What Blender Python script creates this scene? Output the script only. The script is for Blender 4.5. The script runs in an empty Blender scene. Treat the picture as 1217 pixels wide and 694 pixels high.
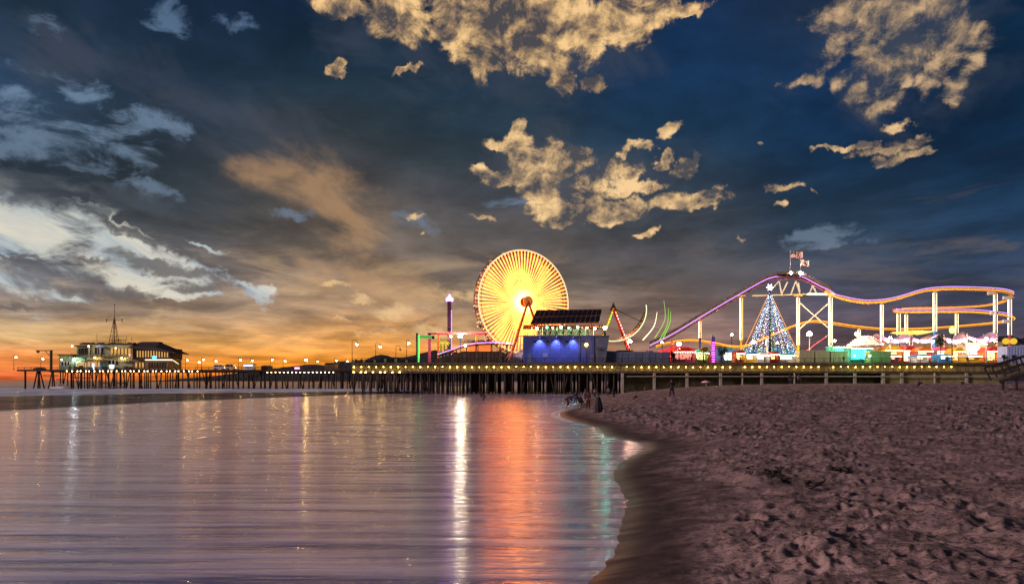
import bpy, bmesh, math, random
import numpy as np
from mathutils import Vector, Matrix
R = math.radians
rnd = random.Random(7)
S = bpy.context.scene
C = S.collection

# ---------------------------------------------------------------- camera, exposure
F = 811.0            # focal length in units of a 1217 wide picture
EYE = 3.4            # height of the eye above the water
cam = bpy.data.cameras.new('camera')
cam.sensor_width = 36.0
cam.lens = F / 1217.0 * 36.0
cam.shift_y = 105.0 / 1217.0
cam.clip_start = 0.2
cam.clip_end = 60000.0
co = bpy.data.objects.new('camera', cam)
C.objects.link(co)
co.location = (0, 0, EYE)
co.rotation_euler = (R(90), 0, 0)
S.camera = co
S.view_settings.view_transform = 'Standard'
S.view_settings.look = 'None'
S.view_settings.exposure = 0.0
S.view_settings.gamma = 1.0
S.render.engine = 'CYCLES'
S.cycles.use_denoising = True
S.cycles.max_bounces = 5
S.cycles.diffuse_bounces = 2
S.cycles.glossy_bounces = 3
S.cycles.sample_clamp_indirect = 6.0
S.cycles.use_light_tree = True


def lin(c, k=1.0):
    r = []
    for v in c[:3]:
        v = v / 255.0
        r.append((v / 12.92 if v <= 0.04045 else ((v + 0.055) / 1.055) ** 2.4) * k)
    return (r[0], r[1], r[2], 1.0)


def hv(px, d):
    """metres to the right of the eye line at a distance d"""
    return (px - 608.5) / F * d


def hz(py, d):
    return EYE + (452.0 - py) / F * d


def at(px, py, d):
    return Vector((hv(px, d), d, hz(py, d)))


# ---------------------------------------------------------------- node helper
class N:
    def __init__(self, tree):
        self.t = tree

    def n(self, kind, **kw):
        nd = self.t.nodes.new(kind)
        for k, v in kw.items():
            setattr(nd, k, v)
        return nd

    def put(self, sock, v):
        if v is None:
            return
        if isinstance(v, bpy.types.NodeSocket):
            self.t.links.new(v, sock)
        else:
            sock.default_value = v

    def math(self, op, a, b=None, c=None, clamp=False):
        nd = self.n('ShaderNodeMath', operation=op, use_clamp=clamp)
        self.put(nd.inputs[0], a)
        self.put(nd.inputs[1], b)
        if c is not None:
            self.put(nd.inputs[2], c)
        return nd.outputs[0]

    def vmath(self, op, a, b=None, s=None):
        nd = self.n('ShaderNodeVectorMath', operation=op)
        self.put(nd.inputs[0], a)
        if b is not None:
            self.put(nd.inputs[1], b)
        if s is not None:
            self.put(nd.inputs[3], s)
        return nd.outputs[1] if op in ('LENGTH', 'DOT_PRODUCT', 'DISTANCE') else nd.outputs[0]

    def noise(self, vec, scale=1.0, detail=6.0, rough=0.55, lac=2.0, dist=0.0, kind='3D'):
        nd = self.n('ShaderNodeTexNoise', noise_dimensions=kind)
        self.put(nd.inputs['Vector'], vec)
        nd.inputs['Scale'].default_value = scale
        nd.inputs['Detail'].default_value = detail
        nd.inputs['Roughness'].default_value = rough
        nd.inputs['Lacunarity'].default_value = lac
        nd.inputs['Distortion'].default_value = dist
        return nd

    def ramp(self, fac, stops, interp='LINEAR'):
        nd = self.n('ShaderNodeValToRGB')
        cr = nd.color_ramp
        cr.interpolation = interp
        while len(cr.elements) > 1:
            cr.elements.remove(cr.elements[-1])
        cr.elements[0].position = stops[0][0]
        cr.elements[0].color = stops[0][1]
        for p, c in stops[1:]:
            e = cr.elements.new(p)
            e.color = c
        self.put(nd.inputs[0], fac)
        return nd.outputs[0]

    def mix(self, fac, a, b, blend='MIX'):
        nd = self.n('ShaderNodeMix', data_type='RGBA', blend_type=blend)
        self.put(nd.inputs[0], fac)
        self.put(nd.inputs[6], a)
        self.put(nd.inputs[7], b)
        return nd.outputs[2]

    def sstep(self, v, lo, hi, a=0.0, b=1.0):
        nd = self.n('ShaderNodeMapRange', interpolation_type='SMOOTHSTEP')
        self.put(nd.inputs[0], v)
        nd.inputs[1].default_value = lo
        nd.inputs[2].default_value = hi
        nd.inputs[3].default_value = a
        nd.inputs[4].default_value = b
        return nd.outputs[0]

    def comb(self, x, y, z):
        nd = self.n('ShaderNodeCombineXYZ')
        self.put(nd.inputs[0], x)
        self.put(nd.inputs[1], y)
        self.put(nd.inputs[2], z)
        return nd.outputs[0]


# ---------------------------------------------------------------- sky
SUN_AZ = R(-112.0)      # low, behind the viewer's left shoulder
SUN_EL = R(15.0)
world = bpy.data.worlds.new("World")
S.world = world
world.use_nodes = True
wt = world.node_tree
wt.nodes.clear()
w = N(wt)
geo = w.n('ShaderNodeTexCoord')
D = geo.outputs['Generated']
sep = w.n('ShaderNodeSeparateXYZ')
w.put(sep.inputs[0], D)
X, Y, Z = sep.outputs
AZ = w.math('ARCTAN2', X, Y)
EL = w.math('ARCSINE', Z)
AE = w.comb(AZ, EL, 0.0)


def angs(px, py):
    a = math.atan((px - 608.5) / F)
    return a, math.atan((452.0 - py) / F * math.cos(a))


ROWS = (452, 428, 400, 370, 330, 280, 230, 190, 150, 90, 0)
GRID = {
    0: ((220, 100, 56), (238, 140, 70), (240, 196, 134), (168, 144, 122), (122, 122, 128), (92, 98, 108), (66, 76, 86), (44, 56, 68), (52, 72, 92), (40, 62, 86), (30, 46, 64)),
    200: ((240, 112, 34), (246, 146, 48), (228, 166, 92), (158, 132, 108), (112, 106, 106), (84, 86, 90), (62, 70, 78), (48, 58, 68), (42, 56, 72), (32, 50, 70), (25, 44, 68)),
    400: ((255, 138, 30), (255, 154, 40), (236, 164, 84), (172, 138, 106), (134, 114, 98), (100, 90, 82), (88, 82, 78), (68, 70, 74), (50, 60, 68), (30, 50, 66), (20, 42, 70)),
    600: ((235, 140, 60), (228, 148, 76), (192, 144, 100), (152, 126, 104), (122, 108, 98), (90, 85, 84), (68, 72, 80), (50, 62, 72), (36, 54, 68), (28, 48, 68), (22, 44, 70)),
    800: ((160, 110, 90), (152, 116, 100), (145, 114, 102), (122, 100, 92), (92, 86, 86), (72, 76, 84), (54, 66, 80), (38, 60, 82), (28, 56, 84), (20, 48, 82), (18, 42, 74)),
    1000: ((128, 92, 92), (120, 90, 92), (108, 86, 94), (86, 78, 92), (66, 72, 90), (46, 66, 88), (34, 60, 86), (24, 54, 86), (18, 48, 82), (18, 46, 80), (30, 48, 74)),
    1200: ((86, 70, 86), (84, 70, 86), (80, 70, 88), (68, 70, 90), (54, 66, 90), (36, 58, 86), (24, 50, 78), (18, 46, 76), (14, 44, 74), (12, 42, 72), (12, 40, 68)),
}
EMAX = R(60)
base = None
prev = None
# soft wandering of the gradient so that it is never a clean ramp
wob = w.noise(w.vmath('MULTIPLY', D, (3.0, 3.0, 9.0)), 1.0, 5.0, 0.6)
ELW = w.math('ADD', EL, w.math('MULTIPLY', w.math('SUBTRACT', wob.outputs[0], 0.5), 0.09))
ELW = w.math('MAXIMUM', ELW, 0.0)
ELW = w.math('ADD', w.math('MULTIPLY', EL, 0.35), w.math('MULTIPLY', ELW, 0.65))
fac = w.math('DIVIDE', ELW, EMAX, clamp=True)
for px in sorted(GRID):
    st = []
    for py, c in zip(ROWS, GRID[px]):
        e = angs(px, py)[1]
        st.append((e / EMAX, lin(c)))
    top = st[-1][1]
    st.append((0.98, tuple(0.6 * top[i] + 0.4 * lin((22, 42, 68))[i] for i in range(3)) + (1,)))
    r = w.ramp(fac, st)
    a = angs(px, 452)[0]
    if base is None:
        base = r
    else:
        base = w.mix(w.sstep(AZ, prev, a), base, r)
    prev = a
# behind the viewer both sides run together into one dusk blue
avg = w.ramp(fac, [(0.0, lin((120, 96, 100))), (0.15, lin((84, 80, 94))), (0.5, lin((40, 58, 82))), (1.0, lin((22, 42, 68)))])
base = w.mix(w.sstep(w.math('ABSOLUTE', AZ), R(60), R(140)), base, avg)

sky = w.n('ShaderNodeTexSky', sky_type='NISHITA')
sky.sun_disc = False
sky.sun_elevation = SUN_EL
sky.sun_rotation = SUN_AZ
sky.air_density = 1.0
sky.dust_density = 2.0

# overcast texture: cloud deck seen in perspective
den = w.math('ADD', w.math('MAXIMUM', Z, 0.0), 0.10)
PL = w.comb(w.math('DIVIDE', X, den), w.math('DIVIDE', Y, den), 0.0)
deck = w.noise(w.vmath('MULTIPLY', PL, (1.0, 0.7, 1.0)), 0.85, 8.0, 0.58, 2.1, 0.4)
deck2 = w.noise(w.vmath('ADD', PL, (7.3, 1.1, 3.0)), 2.6, 7.0, 0.6, 2.1, 0.2)
m1 = w.sstep(deck.outputs[0], 0.30, 0.72, 0.60, 1.42)
m2 = w.sstep(deck2.outputs[0], 0.30, 0.72, 0.78, 1.26)
mm = w.math('MULTIPLY', m1, m2)
mmc = w.comb(mm, mm, mm)
base = w.mix(1.0, base, mmc, 'MULTIPLY')

# low golden veils near the horizon
veil = w.noise(w.vmath('MULTIPLY', AE, (2.4, 11.0, 1.0)), 2.2, 9.0, 0.62, 2.1, 0.9)
vm = w.math('MULTIPLY', w.sstep(veil.outputs[0], 0.47, 0.70), w.sstep(EL, R(1.5), R(4.5)))
vm = w.math('MULTIPLY', vm, w.sstep(EL, R(13), R(6)))
vm = w.math('MULTIPLY', vm, w.sstep(AZ, R(18), R(-2)))
base = w.mix(w.math('MULTIPLY', vm, 0.48), base, lin((240, 200, 150)))
vd = w.math('MULTIPLY', w.sstep(veil.outputs[0], 0.47, 0.30), w.sstep(EL, R(2.0), R(5)))
vd = w.math('MULTIPLY', vd, w.sstep(EL, R(16), R(9)))
base = w.mix(w.math('MULTIPLY', vd, 0.60), base, lin((100, 92, 92)))

WA = w.noise(AE, 16.0, 5.0, 0.6)
WB = w.noise(AE, 5.0, 3.0, 0.5)
wv = w.vmath('ADD', w.vmath('MULTIPLY', w.vmath('SUBTRACT', WA.outputs[1], (0.5, 0.5, 0.5)), (0.055, 0.045, 0)),
             w.vmath('MULTIPLY', w.vmath('SUBTRACT', WB.outputs[1], (0.5, 0.5, 0.5)), (0.05, 0.03, 0)))
WC = w.noise(AE, 48.0, 4.0, 0.6)
wv = w.vmath('ADD', wv, w.vmath('MULTIPLY', w.vmath('SUBTRACT', WC.outputs[1], (0.5, 0.5, 0.5)), (0.026, 0.022, 0)))
Q = w.vmath('ADD', AE, wv)


def field(blobs, vec=None, soft=None):
    """union of soft ellipses given as place, radii and tilt"""
    acc = None
    for b in blobs:
        px, py, rx, ry = b[:4]
        rot = b[4] if len(b) > 4 else 0.0
        a, e = angs(px, py)
        k = math.cos(a)
        mp = w.n('ShaderNodeMapping', vector_type='TEXTURE')
        w.put(mp.inputs[0], vec or Q)
        mp.inputs[1].default_value = (a, e, 0)
        mp.inputs[2].default_value = (0, 0, R(-rot))
        mp.inputs[3].default_value = (max(rx, 4) * 1.45 / F * k * k, max(ry, 3) * 1.45 / F * k, 1)
        g = w.n('ShaderNodeTexGradient', gradient_type='SPHERICAL')
        w.put(g.inputs[0], mp.outputs[0])
        o = g.outputs[1]
        if len(b) > 5:
            o = w.math('MULTIPLY', o, b[5])
        acc = o if acc is None else w.math('MAXIMUM', acc, o)
    return acc


# pale breaks in the overcast on the left
fine = w.noise(w.vmath('MULTIPLY', AE, (1.0, 2.2, 1.0)), 13.0, 9.0, 0.62, 2.1, 0.5).outputs[0]
# streaks lean down to the right, as the edge of the overcast does
mpS = w.n('ShaderNodeMapping', vector_type='POINT')
w.put(mpS.inputs[0], AE)
mpS.inputs[2].default_value = (0, 0, R(24))
strk = w.noise(w.vmath('MULTIPLY', mpS.outputs[0], (4.0, 17.0, 1.0)), 1.6, 9.0, 0.6, 2.1, 0.6).outputs[0]
blue = field([(0, 150, 110, 46), (70, 150, 110, 40), (120, 172, 80, 24), (160, 138, 70, 24), (130, 212, 60, 10, 16), (170, 222, 50, 9, 14), (200, 22, 26, 22), (292, 34, 34, 12),
              (15, 100, 40, 18), (95, 205, 40, 6, 20), (350, 250, 28, 6), (60, 30, 30, 10), (1000, 280, 50, 12), (980, 275, 60, 10, -12),
              (505, 260, 40, 16), (120, 120, 100, 20), (225, 165, 20, 14), (640, 245, 50, 9)])
bm = w.math('MULTIPLY', w.sstep(w.math('ADD', blue, w.math('MULTIPLY', w.math('SUBTRACT', fine, 0.5), 4.6)), 0.34, 1.25), w.sstep(blue, 0.0, 0.35))
bcol = w.ramp(EL, [(0.0, lin((150, 160, 180))), (0.22, lin((112, 130, 152))), (0.34, lin((124, 150, 178))), (0.55, lin((66, 98, 138)))])
base = w.mix(w.math('MULTIPLY', bm, 0.62), base, bcol)
white = field([(-20, 256, 120, 50, 8), (50, 272, 110, 44, 16), (125, 294, 95, 30, 22), (190, 314, 80, 16, 24), (50, 312, 110, 24, 5, .62), (0, 330, 80, 20, 0, .6),
               (240, 322, 50, 6, 26), (285, 340, 40, 6, 30), (316, 348, 16, 9, 0), (120, 255, 60, 4, 20), (195, 338, 70, 7, 6),
               (215, 350, 40, 8, 8), (60, 345, 60, 8, 0, .7), (20, 375, 50, 7, 0, .8), (235, 293, 34, 3, 12), (250, 355, 30, 6)])
wm = w.math('MULTIPLY', w.sstep(w.math('ADD', white, w.math('ADD', w.math('MULTIPLY', w.math('SUBTRACT', strk, 0.5), 1.5), w.math('MULTIPLY', w.math('SUBTRACT', fine, 0.5), 2.9))), 0.10, 0.86), w.sstep(white, 0.0, 0.30))
wcol = w.ramp(strk, [(0.32, lin((138, 152, 168))), (0.46, lin((186, 196, 200))), (0.58, lin((218, 216, 204))), (0.70, lin((240, 228, 206)))])
base = w.mix(w.math('MULTIPLY', wm, 0.90), base, wcol)
dark = field([(20, 214, 110, 20, 6), (120, 258, 90, 7, 22), (180, 285, 60, 5, 22), (200, 318, 75, 9, 12), (100, 308, 40, 5), (80, 338, 40, 8, 4),
              (230, 345, 45, 6, 6), (10, 300, 40, 3), (150, 345, 40, 6, 0), (10, 360, 60, 5), (160, 240, 70, 14, 24)])
dm = w.math('MULTIPLY', w.sstep(w.math('ADD', dark, w.math('MULTIPLY', w.math('SUBTRACT', fine, 0.5), 3.2)), 0.10, 0.80), w.sstep(dark, 0.0, 0.22))
dcol = w.ramp(EL, [(0.0, lin((120, 104, 96))), (0.14, lin((104, 98, 98))), (0.22, lin((70, 76, 84))), (0.34, lin((42, 54, 66)))])
base = w.mix(w.math('MULTIPLY', dm, 0.86), base, dcol)

# soft glow lying under the overcast, left of the wheel
soft = w.noise(w.vmath('MULTIPLY', mpS.outputs[0], (1.0, 2.0, 1.0)), 7.0, 8.0, 0.58, 2.1, 0.5).outputs[0]
glow = field([(385, 232, 85, 42, 28), (430, 262, 45, 40, 60), (330, 205, 50, 25), (470, 340, 100, 26, 8), (420, 325, 60, 14, 15)])
gm = w.math('MULTIPLY', w.sstep(w.math('ADD', glow, w.math('MULTIPLY', w.math('SUBTRACT', soft, 0.5), 2.6)), 0.10, 1.10), w.sstep(glow, 0.0, 0.4))
base = w.mix(w.math('MULTIPLY', gm, 0.50), base, w.ramp(soft, [(0.35, lin((128, 108, 92))), (0.62, lin((206, 160, 114)))]))
wisp = field([(430, 352, 24, 5), (400, 335, 18, 4), (405, 378, 30, 5), (480, 372, 40, 10), (545, 352, 60, 12), (520, 395, 50, 7), (440, 392, 60, 5), (690, 372, 30, 8)])
ws = w.math('MULTIPLY', w.sstep(w.math('ADD', wisp, w.math('MULTIPLY', w.math('SUBTRACT', strk, 0.5), 1.9)), 0.35, 1.0), w.sstep(wisp, 0.0, 0.2))
base = w.mix(w.math('MULTIPLY', ws, 0.6), base, lin((250, 208, 150)))

# sunlit heaped clouds
puffv = w.vmath('MULTIPLY', AE, (1.0, 1.25, 1.0))
puff = w.noise(puffv, 21.0, 11.0, 0.66, 2.15, 0.35).outputs[0]
puffb = w.noise(w.vmath('ADD', puffv, (0.006, -0.011, 0.0)), 21.0, 11.0, 0.66, 2.15, 0.35).outputs[0]
bigp = w.noise(puffv, 9.0, 6.0, 0.55).outputs[0]
bigq = w.noise(w.vmath('ADD', puffv, (0.012, -0.024, 0.0)), 9.0, 6.0, 0.55).outputs[0]
C1 = [(425, 4, 46, 12), (470, 14, 40, 20), (492, 30, 30, 20), (530, 52, 30, 18, 30), (545, 20, 40, 22), (575, 58, 26, 30), (590, 25, 44, 30), (570, 78, 16, 10),
      (625, 50, 40, 30), (660, 62, 18, 22), (664, 94, 12, 14), (660, 20, 60, 30), (702, 98, 14, 9), (725, 18, 50, 22), (750, 36, 28, 16), (703, 52, 10, 14),
      (780, 22, 24, 8), (800, 6, 40, 8), (832, 9, 10, 5), (403, 76, 9, 8), (410, 86, 5, 4), (484, 88, 16, 3, -15), (700, 30, 20, 34)]
C2 = [(573, 204, 16, 7), (596, 213, 30, 8), (606, 170, 26, 8), (612, 160, 16, 9, -30), (590, 172, 10, 5), (622, 188, 18, 16), (636, 208, 24, 18), (650, 228, 22, 22), (668, 200, 22, 14, -30),
      (688, 183, 20, 9), (640, 246, 14, 7), (664, 262, 26, 10), (706, 253, 30, 12), (745, 247, 34, 10), (790, 244, 34, 9), (834, 240, 30, 8, -8), (850, 232, 14, 7, -20),
      (786, 190, 8, 10), (806, 202, 10, 10, 40), (752, 176, 18, 6), (750, 204, 13, 8), (788, 155, 20, 7, -20), (738, 222, 20, 9), (772, 222, 20, 7), (766, 276, 16, 3, 0, .7),
      (820, 190, 6, 9), (700, 222, 34, 16, 0, .5), (728, 200, 20, 14, 0, .4), (690, 246, 40, 14), (652, 252, 20, 14), (720, 244, 40, 10), (640, 222, 22, 20), (655, 190, 24, 14)]
C4 = [(1060, 175, 34, 6), (1072, 168, 18, 6), (1064, 187, 26, 6, -5), (1052, 193, 10, 5), (1086, 186, 12, 4), (1000, 173, 24, 3), (1028, 170, 16, 4), (1063, 146, 14, 5), (936, 223, 22, 5, 8),
      (924, 241, 8, 3), (966, 232, 5, 3), (490, 259, 12, 4, 0, .7), (505, 278, 4, 2, 0, .6), (573, 258, 11, 3, 10), (586, 264, 7, 3, 10), (876, 288, 6, 3, 0, .6), (918, 164, 5, 3, 0, .6)]
C3 = [(1010, 12, 50, 16), (1048, 30, 34, 30), (1052, 62, 28, 32), (1058, 92, 22, 14), (998, 58, 22, 14, -25), (986, 82, 22, 9, -30), (952, 92, 20, 6), (944, 92, 8, 4, 0, .6), (1000, 100, 16, 8, -20),
      (1030, 115, 26, 8, -10), (1044, 128, 22, 8, -10), (1084, 5, 34, 10), (1116, 16, 28, 22), (1140, 40, 18, 30, -50), (1118, 72, 40, 14, -50), (1100, 105, 20, 10, -50), (1140, 100, 26, 12, -50),
      (1150, 78, 12, 14), (1094, 92, 22, 9, -50), (1070, 104, 12, 6), (1150, 14, 10, 14), (1075, 60, 30, 20)]


def puffs(blobs, base, bright, shade, rim, kk, op=1.0, fg=1.5, lo=0.26, hi=1.45, hot=1.5):
    """heaped cloud: thin brown fringes, bright lumps where it is thick and turned to the light"""
    f = field(blobs)
    v = w.math('ADD', w.math('MULTIPLY', f, fg), w.math('MULTIPLY', w.math('SUBTRACT', puff, 0.5), kk))
    m = w.math('MULTIPLY', w.sstep(v, lo, hi), w.sstep(f, 0.0, 0.16))
    lit = w.math('ADD', w.math('MULTIPLY', w.math('SUBTRACT', puff, puffb), 1.9),
                 w.math('MULTIPLY', w.math('SUBTRACT', bigp, bigq), 2.2))
    lit = w.math('ADD', lit, w.math('ADD', w.math('MULTIPLY_ADD', w.math('SUBTRACT', bigp, 0.5), 1.5, 0.33), w.math('MULTIPLY', w.math('SUBTRACT', puff, 0.5), 0.7)))
    lit = w.math('ADD', lit, w.math('MULTIPLY', w.math('MINIMUM', w.math('SUBTRACT', v, 1.0), 0.8), 0.16))
    lit = w.math('SUBTRACT', lit, w.sstep(v, 1.05, 2.3, 0.0, 0.20))
    ht = tuple(min(1, c * hot) for c in bright[:3]) + (1,)
    col = w.ramp(lit, [(0.0, shade), (0.30, rim), (0.56, bright), (0.82, ht)])
    return w.mix(w.math('MULTIPLY', m, op), base, col)


grey = field([(560, 60, 150, 60), (700, 60, 90, 60), (710, 215, 110, 50), (640, 180, 70, 40), (1060, 60, 140, 80), (980, 60, 60, 60), (430, 40, 70, 40), (300, 150, 120, 40), (100, 60, 120, 36), (900, 330, 160, 20), (760, 300, 90, 20)])
gf = w.math('MULTIPLY', w.sstep(w.math('ADD', grey, w.math('MULTIPLY', w.math('SUBTRACT', soft, 0.5), 2.8)), 0.15, 1.1), w.sstep(grey, 0.0, 0.4))
gcol = w.ramp(EL, [(0.0, lin((104, 92, 92))), (0.25, lin((84, 84, 92))), (0.5, lin((56, 68, 86)))])
base = w.mix(w.math('MULTIPLY', gf, 0.55), base, gcol)
base = puffs(C3, base, lin((180, 150, 116)), lin((60, 68, 84)), lin((124, 110, 98)), 3.4, 0.90, 1.9, 0.14, 1.5)
base = puffs(C1, base, lin((212, 174, 122)), lin((76, 74, 78)), lin((150, 124, 98)), 4.4, 0.98, 2.9)
base = puffs(C2, base, lin((214, 178, 128)), lin((78, 78, 82)), lin((160, 134, 106)), 4.2, 0.97, 3.0)
base = puffs(C4, base, lin((212, 176, 128)), lin((104, 92, 86)), lin((164, 138, 108)), 3.6, 0.92, 2.2)

bgA = w.n('ShaderNodeBackground')
w.put(bgA.inputs[0], base)
bgA.inputs[1].default_value = 0.97
bgB = w.n('ShaderNodeBackground')
w.put(bgB.inputs[0], sky.outputs[0])
bgB.inputs[1].default_value = 0.0015
ad = w.n('ShaderNodeAddShader')
w.put(ad.inputs[0], bgA.outputs[0])
w.put(ad.inputs[1], bgB.outputs[0])
wo = w.n('ShaderNodeOutputWorld')
w.put(wo.inputs[0], ad.outputs[0])
world.cycles.sampling_method = 'MANUAL'
world.cycles.sample_map_resolution = 512

# ---------------------------------------------------------------- last sunlight
sun = bpy.data.lights.new('sun', 'SUN')
sun.energy = 3.0
sun.angle = R(10)
sun.color = (1.0, 0.73, 0.76)
so = bpy.data.objects.new('sun', sun)
C.objects.link(so)
sd = Vector((math.sin(SUN_AZ) * math.cos(SUN_EL), math.cos(SUN_AZ) * math.cos(SUN_EL), math.sin(SUN_EL)))
so.rotation_euler = sd.to_track_quat('Z', 'Y').to_euler()


# ---------------------------------------------------------------- materials
MATS = {}


def mat(name, col, rough=0.75, metal=0.0, var=0.25, scale=3.0, bump=0.0, emit=None, es=0.0, spec=0.4):
    """painted or weathered surface: a base colour broken up by grain"""
    if name in MATS:
        return MATS[name]
    m = bpy.data.materials.new(name)
    m.use_nodes = True
    t = m.node_tree
    t.nodes.clear()
    k = N(t)
    p = k.n('ShaderNodeBsdfPrincipled')
    c = lin(col)
    if var > 0:
        tc = k.n('ShaderNodeTexCoord')
        nz = k.noise(tc.outputs['Object'], scale, 4.0, 0.6)
        f = k.sstep(nz.outputs[0], 0.3, 0.7)
        a = tuple(x * (1 - var) for x in c[:3]) + (1,)
        b = tuple(min(1, x * (1 + var)) for x in c[:3]) + (1,)
        k.put(p.inputs['Base Color'], k.mix(f, a, b))
        if bump > 0:
            bp = k.n('ShaderNodeBump')
            bp.inputs['Strength'].default_value = bump
            k.put(bp.inputs['Height'], nz.outputs[0])
            k.put(p.inputs['Normal'], bp.outputs[0])
    else:
        p.inputs['Base Color'].default_value = c
    p.inputs['Roughness'].default_value = rough
    p.inputs['Metallic'].default_value = metal
    p.inputs['Specular IOR Level'].default_value = spec
    if emit is not None:
        p.inputs['Emission Color'].default_value = lin(emit)
        p.inputs['Emission Strength'].default_value = es
    o = k.n('ShaderNodeOutputMaterial')
    k.put(o.inputs[0], p.outputs[0])
    MATS[name] = m
    return m


def glow_mat(name, col, s):
    if name in MATS:
        return MATS[name]
    m = bpy.data.materials.new(name)
    m.use_nodes = True
    t = m.node_tree
    t.nodes.clear()
    k = N(t)
    e = k.n('ShaderNodeEmission')
    e.inputs[0].default_value = lin(col)
    e.inputs[1].default_value = s
    o = k.n('ShaderNodeOutputMaterial')
    k.put(o.inputs[0], e.outputs[0])
    MATS[name] = m
    return m


# ---------------------------------------------------------------- numpy noise for the ground
_g = np.random.RandomState(11)
_T = _g.rand(512, 512)


def vnoise(x, y):
    xi = np.floor(x).astype(int)
    yi = np.floor(y).astype(int)
    fx = x - xi
    fy = y - yi
    fx = fx * fx * (3 - 2 * fx)
    fy = fy * fy * (3 - 2 * fy)
    a = _T[xi % 512, yi % 512]
    b = _T[(xi + 1) % 512, yi % 512]
    c = _T[xi % 512, (yi + 1) % 512]
    d = _T[(xi + 1) % 512, (yi + 1) % 512]
    return (a * (1 - fx) + b * fx) * (1 - fy) + (c * (1 - fx) + d * fx) * fy


def fbm(x, y, o=4):
    s = 0
    a = 0.5
    for i in range(o):
        s = s + a * vnoise(x + 17.3 * i, y + 9.1 * i)
        x = x * 2.03
        y = y * 2.03
        a *= 0.5
    return s


def grid_mesh(name, Xs, Ys, Zs, m, attr=None):
    ny, nx = Xs.shape
    me = bpy.data.meshes.new(name)
    nv = nx * ny
    me.vertices.add(nv)
    co_ = np.stack([Xs, Ys, Zs], -1).reshape(-1).astype(np.float32)
    me.vertices.foreach_set('co', co_)
    idx = np.arange(nv).reshape(ny, nx)
    q = np.stack([idx[:-1, :-1], idx[:-1, 1:], idx[1:, 1:], idx[1:, :-1]], -1).reshape(-1)
    nf = (nx - 1) * (ny - 1)
    me.loops.add(nf * 4)
    me.polygons.add(nf)
    me.polygons.foreach_set('loop_start', np.arange(0, nf * 4, 4, dtype=np.int32))
    me.loops.foreach_set('vertex_index', q.astype(np.int32))
    me.polygons.foreach_set('use_smooth', np.ones(nf, dtype=bool))
    me.update(calc_edges=True)
    if attr is not None:
        for an, av in attr.items():
            at_ = me.attributes.new(an, 'FLOAT', 'POINT')
            at_.data.foreach_set('value', av.reshape(-1).astype(np.float32))
    me.materials.append(m)
    o = bpy.data.objects.new(name, me)
    C.objects.link(o)
    return o


# ---------------------------------------------------------------- sand
SHORE = [(3, -.4), (8, .6), (11.4, 1.3), (14.7, 2.3), (18.6, 3.0), (22, 3.3), (25.5, 3.65), (29.6, 4.9), (33, 6.2), (36.3, 7.2), (40, 5.9), (44, 5.6), (47, 6.6),
         (51, 6.0), (57, 5.2), (66, 4.6), (72.6, 5.3), (82, 7.2), (98, 9.8), (125, 14), (150, 21), (172, 30), (200, 44), (300, 60)]
_sy = np.array([s[0] for s in SHORE], float)
_sx = np.array([s[1] for s in SHORE], float)
_ly = np.linspace(math.log(3), math.log(300), 700)
_lx = np.interp(np.exp(_ly), _sy, _sx)
_kr = np.exp(-(np.arange(-24, 25) / 11.0) ** 2)
_kr /= _kr.sum()
_lx = np.convolve(np.pad(_lx, 24, mode='edge'), _kr, mode='valid')
_lx += 0.030 * np.exp(_ly) * (fbm(_ly * 5.0, _ly * 0 + 3.3, 4) - 0.47)
_sy, _sx = np.exp(_ly), _lx


def sand_base(x, y):
    """smooth height of the beach above the water level"""
    xs = np.interp(y, _sy, _sx)
    dx = x - xs
    wdt = np.interp(y, [5, 15, 30, 60, 170], [0.20, 0.17, 0.10, 0.085, 0.10])
    lo = dx * wdt
    rise = np.where(dx > 0, 2.75 * (1 - np.exp(-np.maximum(lo - 0.0, 0) / 2.4 * 1.6)), lo * 0.8)
    # the near beach stays lower than the berm by the pier
    cap = np.interp(y, [4, 15, 40, 75, 170], [1.35, 1.5, 2.0, 2.85, 2.62])
    return np.where(dx > 0, rise * cap / 2.75, lo * 0.6)


def sand_z(x, y):
    return float(sand_base(np.array(float(x)), np.array(float(y))))


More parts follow.
